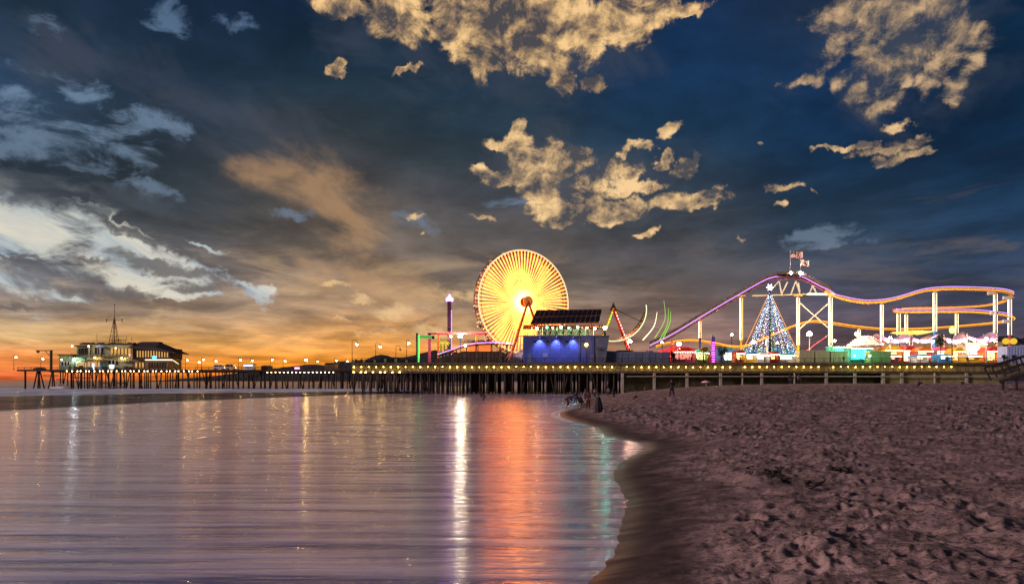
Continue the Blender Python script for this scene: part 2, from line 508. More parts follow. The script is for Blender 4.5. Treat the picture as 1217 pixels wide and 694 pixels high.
def build_sand():
    NR, NCc = 620, 640
    d = 3.2 * (310 / 3.2) ** (np.arange(NR) / (NR - 1))
    u = np.concatenate([np.linspace(-2.2, -0.12, 14)[:-1], np.linspace(-0.12, 0.92, NCc), np.linspace(0.92, 3.4, 26)[1:]])
    U, Dd = np.meshgrid(u, d)
    Xs = U * Dd
    Ys = Dd.copy()
    xs = np.interp(Ys, _sy, _sx)
    dx = Xs - xs
    z = sand_base(Xs, Ys)
    # dry sand is trampled; the strip by the water is smooth
    dry = np.clip((z - 0.16) / 0.35, 0, 1)
    dry = dry * dry * (3 - 2 * dry)
    big = (fbm(Xs * 0.16, Ys * 0.12, 3) - 0.44) * 0.30
    mid = (fbm(Xs * 0.95 + 3, Ys * 0.6, 4) - 0.47)
    r = np.zeros_like(Xs)
    for cs, dep, seed, off in ((0.50, 0.062, 3, 0.0), (0.31, 0.036, 9, 0.31), (0.95, 0.085, 15, 0.13)):
        gx = Xs / (cs * 1.25) + off
        gy = Ys / cs + off * 2
        ix = np.floor(gx).astype(int)
        iy = np.floor(gy).astype(int)
        for ax in (-1, 0, 1):
            for ay in (-1, 0, 1):
                cx = ix + ax
                cy = iy + ay
                jx = _T[(cx * 7 + seed) % 512, (cy * 13 + seed) % 512]
                jy = _T[(cx * 11 + seed + 5) % 512, (cy * 5 + seed) % 512]
                ja = _T[(cx * 3 + seed) % 512, (cy * 17 + seed + 9) % 512]
                fx = gx - (cx + jx)
                fy = gy - (cy + jy)
                an = (ja - 0.5) * 3.0
                ca, sa = np.cos(an), np.sin(an)
                p = (fx * ca + fy * sa) / 0.42
                q = (-fx * sa + fy * ca) / 0.22
                rr = p * p + q * q
                amp = dep * (0.3 + 1.2 * ja * ja)
                r += -amp * np.exp(-rr * 1.6) + 0.55 * amp * np.exp(-((np.sqrt(rr) - 1.25) ** 2) * 5)
    r = r * (0.30 + 1.35 * np.clip(fbm(Xs * 0.22 + 40, Ys * 0.16 + 9, 3) - 0.22, 0, 1) / 0.5)
    # fade detail with distance (grid gets coarse)
    fade = np.clip(1.2 - Ys / 150.0, 0.25, 1)
    tide = np.clip((Xs - xs) / 6.0, 0, 1)
    z = z + dry * (big * tide + mid * 0.26 * (1 + 0.6 * np.clip(Ys / 60, 0, 1)) + r * 0.72 * fade * (1 + Ys / 90.0))
    # the smooth strip has faint ripples
    z = z + (1 - dry) * np.where(dx > 0, (fbm(Xs * 0.5, Ys * 3.2, 3) - 0.47) * 0.05, 0)
    # far sand under the pier stays level
    m = bpy.data.materials.new('beach_sand')
    m.use_nodes = True
    t = m.node_tree
    t.nodes.clear()
    k = N(t)
    g = k.n('ShaderNodeNewGeometry')
    sp = k.n('ShaderNodeSeparateXYZ')
    k.put(sp.inputs[0], g.outputs[0])
    n1 = k.noise(g.outputs[0], 1.3, 5, 0.6)
    n2 = k.noise(g.outputs[0], 28.0, 3, 0.6)
    n3 = k.noise(k.vmath('MULTIPLY', g.outputs[0], (1.0, 1.6, 1.0)), 7.0, 4, 0.6)
    dryc = k.mix(k.sstep(n1.outputs[0], 0.32, 0.68), lin((108, 90, 86)), lin((164, 138, 130)))
    dryc = k.mix(k.sstep(n3.outputs[0], 0.50, 0.28), dryc, lin((66, 52, 50)))
    wetc = lin((50, 40, 42))
    hh = k.math('ADD', sp.outputs[2], k.math('MULTIPLY', k.math('SUBTRACT', n1.outputs[0], 0.5), 0.25))
    fz = k.sstep(hh, 0.07, 0.42)
    p = k.n('ShaderNodeBsdfPrincipled')
    k.put(p.inputs['Base Color'], k.mix(fz, wetc, dryc))
    k.put(p.inputs['Roughness'], k.sstep(sp.outputs[2], 0.01, 0.20, 0.40, 0.95))
    k.put(p.inputs['Specular IOR Level'], k.sstep(sp.outputs[2], 0.02, 0.24, 0.34, 0.10))
    b1 = k.n('ShaderNodeBump')
    k.put(b1.inputs['Strength'], k.math('MULTIPLY', fz, 0.8))
    b1.inputs['Distance'].default_value = 0.08
    k.put(b1.inputs['Height'], n3.outputs[0])
    b2 = k.n('ShaderNodeBump')
    k.put(b2.inputs['Strength'], k.math('MULTIPLY', fz, 0.5))
    b2.inputs['Distance'].default_value = 0.02
    k.put(b2.inputs['Height'], n2.outputs[0])
    k.put(b2.inputs['Normal'], b1.outputs[0])
    k.put(p.inputs['Normal'], b2.outputs[0])
    o = k.n('ShaderNodeOutputMaterial')
    k.put(o.inputs[0], p.outputs[0])
    ob = grid_mesh('beach_sand', Xs, Ys, z, m)
    ob['kind'] = 'structure'


build_sand()


# ---------------------------------------------------------------- sea
def build_water():
    d = np.concatenate([[-60.0, -10.0], 2.5 * (260 / 2.5) ** (np.arange(560) / 559.0), 266 * (40000 / 266.0) ** (np.arange(70) / 69.0)])
    u = np.concatenate([np.linspace(-40, -1.0, 14)[:-1], np.linspace(-1.0, 0.4, 260), np.linspace(0.4, 40, 16)[1:]])
    U, Dd = np.meshgrid(u, d)
    Xs = U * np.maximum(Dd, 8.0)
    Ys = Dd.copy()
    # a smooth swell with its shade painted dark comes in on the left with foaming water behind it
    xe = np.interp(Ys, [40, 60, 106, 125, 162, 176], [-60, -56, -53, -48, -36, -22])
    ww = np.interp(Ys, [60, 100, 125, 150, 184], [56, 50, 44, 34, 8])
    s_ = xe - Xs
    q = np.clip(s_ / ww, 0, 1)
    live = np.clip((Ys - 45) / 15, 0, 1) * np.clip((240 - Ys) / 60, 0, 1)
    edge = np.clip(s_ / 3.0, 0, 1)
    z = live * (0.50 * q * q * (3 - 2 * q) + 0.10 * edge * (3 - 2 * edge) * edge)
    z = z + np.where((Ys > 90) & (q >= 1), (fbm(Xs * 0.05, Ys * 0.16, 3) - 0.44) * 0.30, 0)
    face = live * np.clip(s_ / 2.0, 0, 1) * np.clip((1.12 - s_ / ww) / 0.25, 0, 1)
    fo = np.clip((s_ / ww - 0.88) / 0.2, 0, 1) * np.clip((430 - Ys) / 120, 0, 1) * (Ys > 50)
    sea = np.clip((s_ / ww - 0.9) / 0.2, 0, 1)
    sw = np.interp(Ys, _sy, _sx)
    swash_sheen = np.clip(1 - np.abs(Xs - sw + 0.10 + 0.16 * Ys / 20) / (0.05 + Ys * 0.0055), 0, 1) * (Ys > 4) * (Ys < 120)  # waterline foam, strengthened to paint in the bright sheen there too
    m = bpy.data.materials.new('sea_water')
    m.use_nodes = True
    tr = m.node_tree
    tr.nodes.clear()
    k = N(tr)
    g = k.n('ShaderNodeNewGeometry')
    P = g.outputs[0]
    af = k.n('ShaderNodeAttribute', attribute_name='foam').outputs['Fac']
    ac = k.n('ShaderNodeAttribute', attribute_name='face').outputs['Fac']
    ase = k.n('ShaderNodeAttribute', attribute_name='sea').outputs['Fac']
    asw = k.n('ShaderNodeAttribute', attribute_name='swash_sheen').outputs['Fac']
    st = k.noise(k.vmath('MULTIPLY', P, (0.10, 0.55, 1.0)), 1.0, 6, 0.62)
    st2 = k.noise(k.vmath('MULTIPLY', P, (0.14, 1.7, 1.0)), 1.0, 5, 0.6)
    rip = k.noise(k.vmath('MULTIPLY', P, (0.28, 4.2, 1.0)), 1.0, 5, 0.55)
    fm = k.math('MULTIPLY', af, k.sstep(st.outputs[0], 0.38, 0.58))
    fm = k.math('MAXIMUM', fm, k.math('MULTIPLY', asw, k.sstep(st2.outputs[0], 0.42, 0.62, 0.0, 0.6)))
    p = k.n('ShaderNodeBsdfPrincipled')
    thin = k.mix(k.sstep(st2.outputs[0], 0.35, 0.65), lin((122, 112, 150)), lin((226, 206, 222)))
    face_shade = lin((46, 42, 52))
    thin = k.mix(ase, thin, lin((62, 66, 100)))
    c = k.mix(ac, thin, face_shade)
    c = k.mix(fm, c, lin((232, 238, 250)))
    k.put(p.inputs['Base Color'], c)
    rr = k.sstep(st2.outputs[0], 0.3, 0.7, 0.085, 0.165)
    k.put(p.inputs['Roughness'], k.math('ADD', rr, k.math('MULTIPLY', fm, 0.5)))
    p.inputs['IOR'].default_value = 1.85
    k.put(p.inputs['Specular IOR Level'], k.math('MULTIPLY_ADD', ac, -0.72, 0.95))
    bp = k.n('ShaderNodeBump')
    bp.inputs['Strength'].default_value = 0.55
    bp.inputs['Distance'].default_value = 0.025
    k.put(bp.inputs['Height'], rip.outputs[0])
    bq = k.n('ShaderNodeBump')
    bq.inputs['Strength'].default_value = 0.6
    bq.inputs['Distance'].default_value = 0.12
    k.put(bq.inputs['Height'], st2.outputs[0])
    k.put(bq.inputs['Normal'], bp.outputs[0])
    k.put(p.inputs['Normal'], bq.outputs[0])
    # swell face painted matt and dark for its shade; foam scatters light
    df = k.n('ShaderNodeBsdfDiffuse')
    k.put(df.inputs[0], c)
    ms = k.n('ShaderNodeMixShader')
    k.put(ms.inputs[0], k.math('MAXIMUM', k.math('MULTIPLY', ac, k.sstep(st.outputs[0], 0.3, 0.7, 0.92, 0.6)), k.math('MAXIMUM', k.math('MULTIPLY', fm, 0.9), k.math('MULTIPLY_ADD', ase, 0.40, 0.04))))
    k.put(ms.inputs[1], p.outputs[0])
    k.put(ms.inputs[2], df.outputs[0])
    o = k.n('ShaderNodeOutputMaterial')
    k.put(o.inputs[0], ms.outputs[0])
    ob = grid_mesh('sea_water', Xs, Ys, z, m, {'foam': fo, 'face': face, 'sea': sea, 'swash_sheen': swash_sheen})
    ob['kind'] = 'structure'


build_water()


# ---------------------------------------------------------------- object helpers
BASE = {}          # world position of every thing, so that parts can be written in world metres


def tag(o, label, cat, group=None):
    o['label'] = label
    o['category'] = cat
    if group:
        o['group'] = group
    return o


def thing(name, label, cat, loc, group=None):
    o = bpy.data.objects.new(name, None)
    o.empty_display_size = 0.3
    C.objects.link(o)
    o.location = loc
    BASE[o.name] = Vector(loc)
    return tag(o, label, cat, group)


def perp(d):
    d = d.normalized()
    a = Vector((0, 0, 1)) if abs(d.z) < 0.9 else Vector((1, 0, 0))
    u = d.cross(a).normalized()
    return u, d.cross(u).normalized()


class M:
    """collects shapes, then links them as one mesh object"""

    def __init__(self):
        self.v = []
        self.f = []
        self.smooth = []

    def face(self, pts, sm=False):
        n = len(self.v)
        self.v += [tuple(p) for p in pts]
        self.f.append(tuple(range(n, n + len(pts))))
        self.smooth.append(sm)

    def box(self, a, b):
        x0, x1 = sorted((a[0], b[0]))
        y0, y1 = sorted((a[1], b[1]))
        z0, z1 = sorted((a[2], b[2]))
        n = len(self.v)
        self.v += [(x0, y0, z0), (x1, y0, z0), (x1, y1, z0), (x0, y1, z0), (x0, y0, z1), (x1, y0, z1), (x1, y1, z1), (x0, y1, z1)]
        for q in ((0, 3, 2, 1), (4, 5, 6, 7), (0, 1, 5, 4), (1, 2, 6, 5), (2, 3, 7, 6), (3, 0, 4, 7)):
            self.f.append(tuple(n + i for i in q))
            self.smooth.append(False)
        return self

    def beam(self, a, b, w, h=None, up=None):
        """rectangular bar from a to b"""
        a, b = Vector(a), Vector(b)
        h = h or w
        d = (b - a).normalized()
        if up is None:
            up = Vector((0, 0, 1)) if abs(d.z) < 0.95 else Vector((0, 1, 0))
        s = d.cross(up).normalized()
        u = s.cross(d).normalized()
        n = len(self.v)
        for p in (a, b):
            for i, j in ((-1, -1), (1, -1), (1, 1), (-1, 1)):
                self.v.append(tuple(p + s * (i * w / 2) + u * (j * h / 2)))
        for q in ((0, 3, 2, 1), (4, 5, 6, 7), (0, 1, 5, 4), (1, 2, 6, 5), (2, 3, 7, 6), (3, 0, 4, 7)):
            self.f.append(tuple(n + i for i in q))
            self.smooth.append(False)
        return self

    def tube(self, pts, r, n=8, cap=True, closed=False):
        pts = [Vector(p) for p in pts]
        k = len(pts)
        rs = r if isinstance(r, (list, tuple)) else [r] * k
        base = len(self.v)
        pu = None
        for i, p in enumerate(pts):
            if closed:
                d = pts[(i + 1) % k] - pts[i - 1]
            else:
                d = pts[min(i + 1, k - 1)] - pts[max(i - 1, 0)]
            if d.length < 1e-9:
                d = Vector((0, 0, 1))
            d.normalize()
            if pu is None:
                u, v = perp(d)
            else:
                u = (pu - d * pu.dot(d))
                if u.length < 1e-6:
                    u, v = perp(d)
                u.normalize()
                v = d.cross(u)
            pu = u
            for j in range(n):
                t = 2 * math.pi * j / n
                self.v.append(tuple(p + (u * math.cos(t) + v * math.sin(t)) * rs[i]))
        m = k if closed else k - 1
        for i in range(m):
            for j in range(n):
                a = base + i * n + j
                b = base + i * n + (j + 1) % n
                c = base + ((i + 1) % k) * n + (j + 1) % n
                d = base + ((i + 1) % k) * n + j
                self.f.append((a, b, c, d))
                self.smooth.append(True)
        if cap and not closed:
            self.f.append(tuple(base + j for j in range(n))[::-1])
            self.smooth.append(False)
            self.f.append(tuple(base + (k - 1) * n + j for j in range(n)))
            self.smooth.append(False)
        return self

    def ball(self, c, r, n=8, m=6, sz=1.0):
        c = Vector(c)
        base = len(self.v)
        self.v.append((c.x, c.y, c.z + r * sz))
        for i in range(1, m):
            t = math.pi * i / m
            for j in range(n):
                p = 2 * math.pi * j / n
                self.v.append((c.x + r * math.sin(t) * math.cos(p), c.y + r * math.sin(t) * math.sin(p), c.z + r * sz * math.cos(t)))
        self.v.append((c.x, c.y, c.z - r * sz))
        last = len(self.v) - 1
        for j in range(n):
            self.f.append((base, base + 1 + j, base + 1 + (j + 1) % n))
            self.smooth.append(True)
            self.f.append((last, base + 1 + (m - 2) * n + (j + 1) % n, base + 1 + (m - 2) * n + j))
            self.smooth.append(True)
        for i in range(m - 2):
            for j in range(n):
                a = base + 1 + i * n + j
                b = base + 1 + i * n + (j + 1) % n
                self.f.append((a, a + n, b + n, b))
                self.smooth.append(True)
        return self

    def lathe(self, c, prof, n=16, sm=True):
        """prof: list of (radius, height) turned about a vertical axis through c"""
        c = Vector(c)
        base = len(self.v)
        for r, h in prof:
            for j in range(n):
                t = 2 * math.pi * j / n
                self.v.append((c.x + max(r, .001) * math.cos(t), c.y + max(r, .001) * math.sin(t), c.z + h))
        for i in range(len(prof) - 1):
            for j in range(n):
                a = base + i * n + j
                b = base + i * n + (j + 1) % n
                self.f.append((a, b, b + n, a + n))
                self.smooth.append(sm)
        self.f.append(tuple(base + j for j in range(n))[::-1])
        self.smooth.append(False)
        self.f.append(tuple(base + (len(prof) - 1) * n + j for j in range(n)))
        self.smooth.append(False)
        return self

    def prism(self, poly, y0, y1):
        """poly in (x, z), pushed from y0 to y1"""
        n = len(poly)
        b = len(self.v)
        for y in (y0, y1):
            for x, z in poly:
                self.v.append((x, y, z))
        self.f.append(tuple(range(b, b + n)))
        self.f.append(tuple(range(b + n, b + 2 * n))[::-1])
        self.smooth += [False, False]
        for i in range(n):
            j = (i + 1) % n
            self.f.append((b + i, b + n + i, b + n + j, b + j))
            self.smooth.append(False)
        return self

    def slab(self, q, th):
        """four corners of a sloping sheet, given thickness downwards"""
        q = [Vector(p) for p in q]
        nrm = (q[1] - q[0]).cross(q[3] - q[0]).normalized()
        if nrm.z < 0:
            nrm = -nrm
        lo = [p - nrm * th for p in q]
        b = len(self.v)
        self.v += [tuple(p) for p in q + lo]
        for f in ((0, 1, 2, 3), (7, 6, 5, 4), (0, 4, 5, 1), (1, 5, 6, 2), (2, 6, 7, 3), (3, 7, 4, 0)):
            self.f.append(tuple(b + i for i in f))
            self.smooth.append(False)
        return self

    def mesh(self, name, org):
        me = bpy.data.meshes.new(name)
        ox, oy, oz = org
        me.from_pydata([(x - ox, y - oy, z - oz) for x, y, z in self.v], [], self.f)
        me.polygons.foreach_set('use_smooth', self.smooth)
        me.update()
        return me

    def build(self, name, m, parent=None, org=None):
        if org is None:
            org = BASE[parent.name] if parent is not None else Vector((0, 0, 0))
        me = self.mesh(name, org)
        bm = bmesh.new()
        bm.from_mesh(me)
        bmesh.ops.recalc_face_normals(bm, faces=bm.faces)
        bm.to_mesh(me)
        bm.free()
        me.materials.append(m)
        o = bpy.data.objects.new(name, me)
        C.objects.link(o)
        if parent is not None:
            o.parent = parent
            BASE[o.name] = Vector(org)
        else:
            o.location = org
            BASE[o.name] = Vector(org)
        return o


def repeat(src, parent, offs):
    """linked copies of a part, shifted by the given offsets"""
    out = []
    for d in offs:
        c = src.copy()
        C.objects.link(c)
        c.parent = parent
        c.location = Vector(src.location) + Vector(d)
        BASE[c.name] = BASE[src.name]
        out.append(c)
    return out


def dup(root, loc, label=None, rz=None, group=None, scale=None):
    r = root.copy()
    C.objects.link(r)
    r.location = loc
    if rz is not None:
        r.rotation_euler = (0, 0, rz)
    if scale:
        r.scale = (scale,) * 3
    if label:
        r['label'] = label
    if group:
        r['group'] = group
    for ch in list(root.children):
        c = ch.copy()
        C.objects.link(c)
        c.parent = r
        for g_ in ch.children:
            e = g_.copy()
            C.objects.link(e)
            e.parent = c
    return r


def spline(pts, n=8, closed=False):
    P = [Vector(p) for p in pts]
    out = []
    k = len(P)
    rng = range(k) if closed else range(k - 1)
    for i in rng:
        if closed:
            p0, p1, p2, p3 = P[i - 1], P[i], P[(i + 1) % k], P[(i + 2) % k]
        else:
            p0, p1, p2, p3 = P[max(i - 1, 0)], P[i], P[i + 1], P[min(i + 2, k - 1)]
        for j in range(n):
            t = j / n
            out.append(0.5 * ((2 * p1) + (-p0 + p2) * t + (2 * p0 - 5 * p1 + 4 * p2 - p3) * t * t + (-p0 + 3 * p1 - 3 * p2 + p3) * t ** 3))
    if not closed:
        out.append(P[-1])
    return out


# paints
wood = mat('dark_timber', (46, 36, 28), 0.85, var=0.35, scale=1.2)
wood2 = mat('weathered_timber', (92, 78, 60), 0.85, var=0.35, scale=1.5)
wood3 = mat('fascia_timber', (130, 120, 78), 0.8, var=0.3, scale=1.1)
concrete = mat('old_concrete', (150, 146, 130), 0.85, var=0.2, scale=1.0)
steel = mat('dark_steel', (38, 38, 40), 0.5, 0.6, var=0.2)
rust = mat('rusty_steel', (96, 62, 44), 0.7, 0.2, var=0.4, scale=2)
white = mat('white_paint', (226, 224, 216), 0.5, var=0.06)
cream = mat('cream_paint', (216, 200, 158), 0.6, var=0.1)
greenp = mat('green_paint', (120, 146, 98), 0.7, var=0.2, scale=0.8)
sage = mat('sage_paint', (176, 184, 128), 0.7, var=0.2, scale=0.8)
navy = mat('blue_wall_paint', (70, 82, 150), 0.6, var=0.12, scale=0.7)
slate = mat('slate_grey_paint', (96, 104, 122), 0.7, var=0.12, scale=0.7)
brownw = mat('brown_wall_paint', (78, 62, 44), 0.8, var=0.25, scale=0.6)
roofm = mat('dark_roof_felt', (60, 50, 46), 0.8, var=0.2)
glassd = mat('dark_glass', (30, 34, 40), 0.12, var=0.0, spec=0.6)
redp = mat('red_paint', (190, 46, 40), 0.45, var=0.1)
pinkp = mat('pink_paint', (214, 92, 128), 0.5, var=0.1)
bluep = mat('sky_blue_paint', (60, 150, 214), 0.45, var=0.1)
yellowp = mat('yellow_paint', (236, 190, 50), 0.45, var=0.1)
orangep = mat('orange_paint', (228, 120, 44), 0.45, var=0.1)
tealp = mat('teal_paint', (50, 160, 150), 0.5, var=0.1)
purplep = mat('purple_paint', (120, 70, 170), 0.5, var=0.1)
limep = mat('lime_paint', (120, 190, 70), 0.5, var=0.1)
asph = mat('deck_boards_grey', (92, 86, 78), 0.85, var=0.25, scale=0.5)
leafm = mat('dark_foliage', (44, 66, 34), 0.8, var=0.4, scale=3)
# lamps and lit things
L_warm = glow_mat('warm_lamp', (255, 206, 128), 190.0)
L_sod = glow_mat('deck_lamp', (255, 204, 92), 70.0)
L_white = glow_mat('white_floodlight', (255, 240, 214), 260.0)
L_cool = glow_mat('cool_lamp', (224, 236, 255), 170.0)
L_small = glow_mat('small_white_bulb', (255, 226, 176), 26.0)
L_purple = glow_mat('purple_led', (178, 84, 255), 16.0)
L_violet = glow_mat('violet_strip_light', (206, 150, 255), 2.4)
L_pink = glow_mat('pink_strip_light', (255, 120, 150), 2.6)
L_amber = glow_mat('amber_strip_light', (255, 176, 60), 2.4)
L_teal = glow_mat('teal_lamp', (60, 255, 214), 22.0)
L_tealbig = glow_mat('bright_teal_lamp', (90, 255, 220), 90.0)
L_green = glow_mat('green_strip_light', (90, 240, 90), 2.4)
L_strip = glow_mat('warm_white_strip', (255, 240, 190), 2.6)
L_booth = glow_mat('lit_booth_interior', (255, 206, 130), 3.0)
L_boothw = glow_mat('lit_white_interior', (255, 234, 198), 4.0)
L_boothp = glow_mat('lit_pink_interior', (255, 150, 130), 1.3)
L_bootht = glow_mat('lit_teal_interior', (60, 235, 205), 4.5)
L_win = glow_mat('lit_window', (255, 190, 104), 0.75)
L_winw = glow_mat('lit_white_window', (226, 236, 255), 2.0)
L_sign = glow_mat('lit_blue_sign', (90, 200, 255), 2.6)
L_red = glow_mat('red_bulb', (255, 90, 70), 8.0)

ZD = 7.8        # height of the pier deck above the water
FR = 170.0      # distance to the front edge of the wide pier

# ---------------------------------------------------------------- the wide pier
XL, XR = -40.0, 124.0
pier = thing('amusement_pier', 'wide timber pier with small lamps along its edge, carrying the ferris wheel and coaster', 'pier', ((XL + XR) / 2, FR + 2, 0))
M().box((XL, FR, 7.42), (XR, 292, ZD)).build('deck', asph, pier)
M().box((XL, FR - 0.25, 7.30), (XR, FR - 0.003, 7.86)).build('edge_beam', wood2, pier)
M().box((XL, FR + 0.5, 5.25), (XR, FR + 0.9, 5.68)).build('lower_beam', wood2, pier)
M().box((hv(745, FR), FR - 0.1, 4.30), (XR, FR + 0.2, 4.52)).build('walkway_beam', concrete, pier)
# fascia panels between the lamps
pw = 2.0
npan = int((XR - XL) / pw)
pn = M()
pn.box((XL + 0.03, FR + 0.30, 5.70), (XL + pw - 0.03, FR + 0.45, 7.28))
pn.box((XL + 0.9, FR + 0.22, 5.70), (XL + 1.0, FR + 0.297, 7.28))
p0 = pn.build('fascia_panel', wood3, pier)
repeat(p0, pier, [(pw * i, 0.04 * ((i * 7) % 3), 0) for i in range(1, npan)])
# cross beams below
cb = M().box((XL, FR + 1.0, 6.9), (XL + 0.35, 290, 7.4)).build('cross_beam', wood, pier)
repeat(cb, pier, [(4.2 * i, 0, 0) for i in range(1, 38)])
# piles
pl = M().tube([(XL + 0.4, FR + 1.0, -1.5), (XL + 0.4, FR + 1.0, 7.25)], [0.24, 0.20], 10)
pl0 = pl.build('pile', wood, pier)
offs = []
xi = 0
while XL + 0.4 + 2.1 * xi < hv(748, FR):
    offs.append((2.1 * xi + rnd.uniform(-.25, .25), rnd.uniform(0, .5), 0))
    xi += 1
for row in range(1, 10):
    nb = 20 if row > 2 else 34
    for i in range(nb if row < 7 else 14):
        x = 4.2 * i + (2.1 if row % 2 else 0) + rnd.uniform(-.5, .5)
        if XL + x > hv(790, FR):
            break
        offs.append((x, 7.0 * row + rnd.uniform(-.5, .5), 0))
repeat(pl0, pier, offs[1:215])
rk = M()
for i in range(13):
    x = XL + 1.5 + i * 5.3
    rk = M().tube([(x, FR + 1.6, 7.2), (x + (1.7 if i % 2 else -1.6), FR + 1.9, -1)], 0.17, 8)
    rk.build('raking_pile', wood, pier)
# concrete posts standing on the sand
for px in (740, 778, 817, 857, 883, 906, 945, 983, 1017, 1051, 1073, 1112, 1150):
    x = hv(px, FR)
    big = px not in (883, 945, 1112)
    wd = 0.32 if big else 0.12
    M().box((x - wd, FR + 0.25, sand_z(x, FR) - 0.6), (x + wd, FR + 0.49 + 0.1, 5.22)).build('post', concrete, pier)
# boarded store rooms under the deck on the beach side
for i, (a, b) in enumerate(((742, 812), (812, 880), (880, 960), (960, 1050), (1050, 1130), (1130, 1165))):
    M().box((hv(a, FR) + .02, FR + 5.0 - (i % 2) * 0.6, sand_z(hv(b, FR), FR) - 1.2), (hv(b, FR) - .02, FR + 5.4, 7.40)).build('boarded_wall', mat('green_brown_boards', (92, 88, 62), .85, var=.3, scale=.8), pier)
M().box((hv(1050, FR), FR + 0.95, 1.6), (XR - .2, FR + 1.2, 5.2)).build('sea_wall', mat('olive_concrete', (128, 122, 84), 0.9, var=0.25, scale=0.4), pier)
for i in range(10):
    x = hv(560 + i * 19, FR)
    M().box((x, FR + 9.0 + (i % 3), 0.4), (x + 2.0, FR + 9.5 + (i % 3), 7.38)).build('brace_wall', wood, pier)
# railing
rp = M().box((XL + .1, FR + 0.05, ZD + 0.004), (XL + .2, FR + 0.15, ZD + 1.08)).build('railing_post', steel, pier)
repeat(rp, pier, [(2.4 * i, 0, 0) for i in range(1, 65)])
for zz, th in ((1.12, 0.09), (0.78, 0.05), (0.45, 0.05), (0.16, 0.05)):
    M().box((XL, FR + 0.04, ZD + zz - th / 2), (XR, FR + 0.16, ZD + zz + th / 2)).build('handrail' if zz > 1 else 'railing_bar', steel, pier)
# little lamps under the edge, each a bracket and a bulb, fixed to the pier
lamp_px = [421 + 8.75 * i for i in range(84)]
skip = set()
for i, px in enumerate(lamp_px):
    x = hv(px, FR)
    if 730 < px < 737 or 868 < px < 878 or 940 < px < 946 or 977 < px < 982 or 1135 < px < 1155:
        continue
    if x > XR - 1:
        break
    if i == 0:
        br = M().box((x - .05, FR - .30, 6.98), (x + .05, FR + .29, 7.06)).lathe((x, FR - .28, 6.83), [(.20, 0), (.17, .06), (.05, .14)], 10).build('lamp_bracket', steel, pier)
        bl = M().ball((x, FR - .28, 6.74), 0.10, 8, 6).build('lamp_bulb', L_sod, pier)
        x0 = x
    else:
        o = (x - x0, 0, 0)
        if px < 735 or i % 1 == 0:
            repeat(br, pier, [o])
            q_ = repeat(bl, pier, [(o[0], 0, rnd.uniform(-.05, .05))])[0]
            if i % 5 == 2 or i % 7 == 3:
                q_.scale = (.72, .72, .72)
                q_.location = Vector(q_.location) + Vector(((x0 - BASE[pier.name].x) * .28, (FR - .28 - BASE[pier.name].y) * .28, 6.74 * .28))
# second lower row on the west end
for i in range(9):
    x = hv(413 + i * 7.6 + (i % 3), FR + 1.5)
    if x < XL + .3:
        continue
    M().ball((x, FR + 0.30, 5.42), 0.13, 8, 6).build('lamp_bulb', L_sod, pier)

# ---------------------------------------------------------------- the long narrow pier
Y2 = 280.0
NL, NR_ = -203.0, -40.2
np_ = thing('fishing_pier', 'long narrow pier on dark timber piles reaching left out to sea', 'pier', ((NL + NR_) / 2, Y2 + 6, 0))
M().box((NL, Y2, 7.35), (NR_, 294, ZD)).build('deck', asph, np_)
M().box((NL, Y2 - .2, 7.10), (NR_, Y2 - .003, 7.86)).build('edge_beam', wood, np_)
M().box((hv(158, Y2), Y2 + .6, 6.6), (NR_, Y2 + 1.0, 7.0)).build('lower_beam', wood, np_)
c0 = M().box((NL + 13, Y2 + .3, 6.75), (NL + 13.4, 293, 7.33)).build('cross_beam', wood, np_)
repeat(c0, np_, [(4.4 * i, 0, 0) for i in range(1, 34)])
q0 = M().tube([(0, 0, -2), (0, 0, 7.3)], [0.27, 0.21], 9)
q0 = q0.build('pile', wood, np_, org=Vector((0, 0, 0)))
q0.location = Vector((hv(70, Y2), Y2 + 1, 0)) - BASE[np_.name]
bent = []
x = hv(70, Y2)
while x < NR_ - 1:
    st = 2.25 if x > hv(158, Y2) else 1.45
    if x < hv(150, Y2):
        if rnd.random() < 0.1:
            x += st
            continue
    bent.append((x + rnd.uniform(-.3, .3), Y2 + 0.8))
    if len(bent) % 2 == 0:
        bent.append((x + rnd.uniform(-.8, .8), Y2 + 7.0))
        bent.append((x + rnd.uniform(-.8, .8), Y2 + 13.0))
    x += st
bent = bent[:285]
repeat(q0, np_, [(a - hv(70, Y2), b - Y2 - 1, 0) for a, b in bent[1:]])
for i in range(46):
    x = hv(76, Y2) + i * 3.3
    if x > NR_ - 2:
        break
    if i % 3 == 1 and x > hv(160, Y2):
        continue
    M().tube([(x, Y2 + 1.4, 7.2), (x + (1.9 if i % 2 else -1.9), Y2 + 1.7, -1)], 0.19, 7).build('raking_pile', wood, np_)
r2 = M().box((NL + .1, Y2 + .05, ZD + .004), (NL + .22, Y2 + .15, ZD + 1.1)).build('railing_post', wood, np_)
repeat(r2, np_, [(2.7 * i, 0, 0) for i in range(1, 60)])
for zz in (1.12, 0.62):
    M().box((NL, Y2 + .04, ZD + zz - .05), (NR_, Y2 + .16, ZD + zz + .05)).build('handrail' if zz > 1 else 'railing_bar', wood, np_)
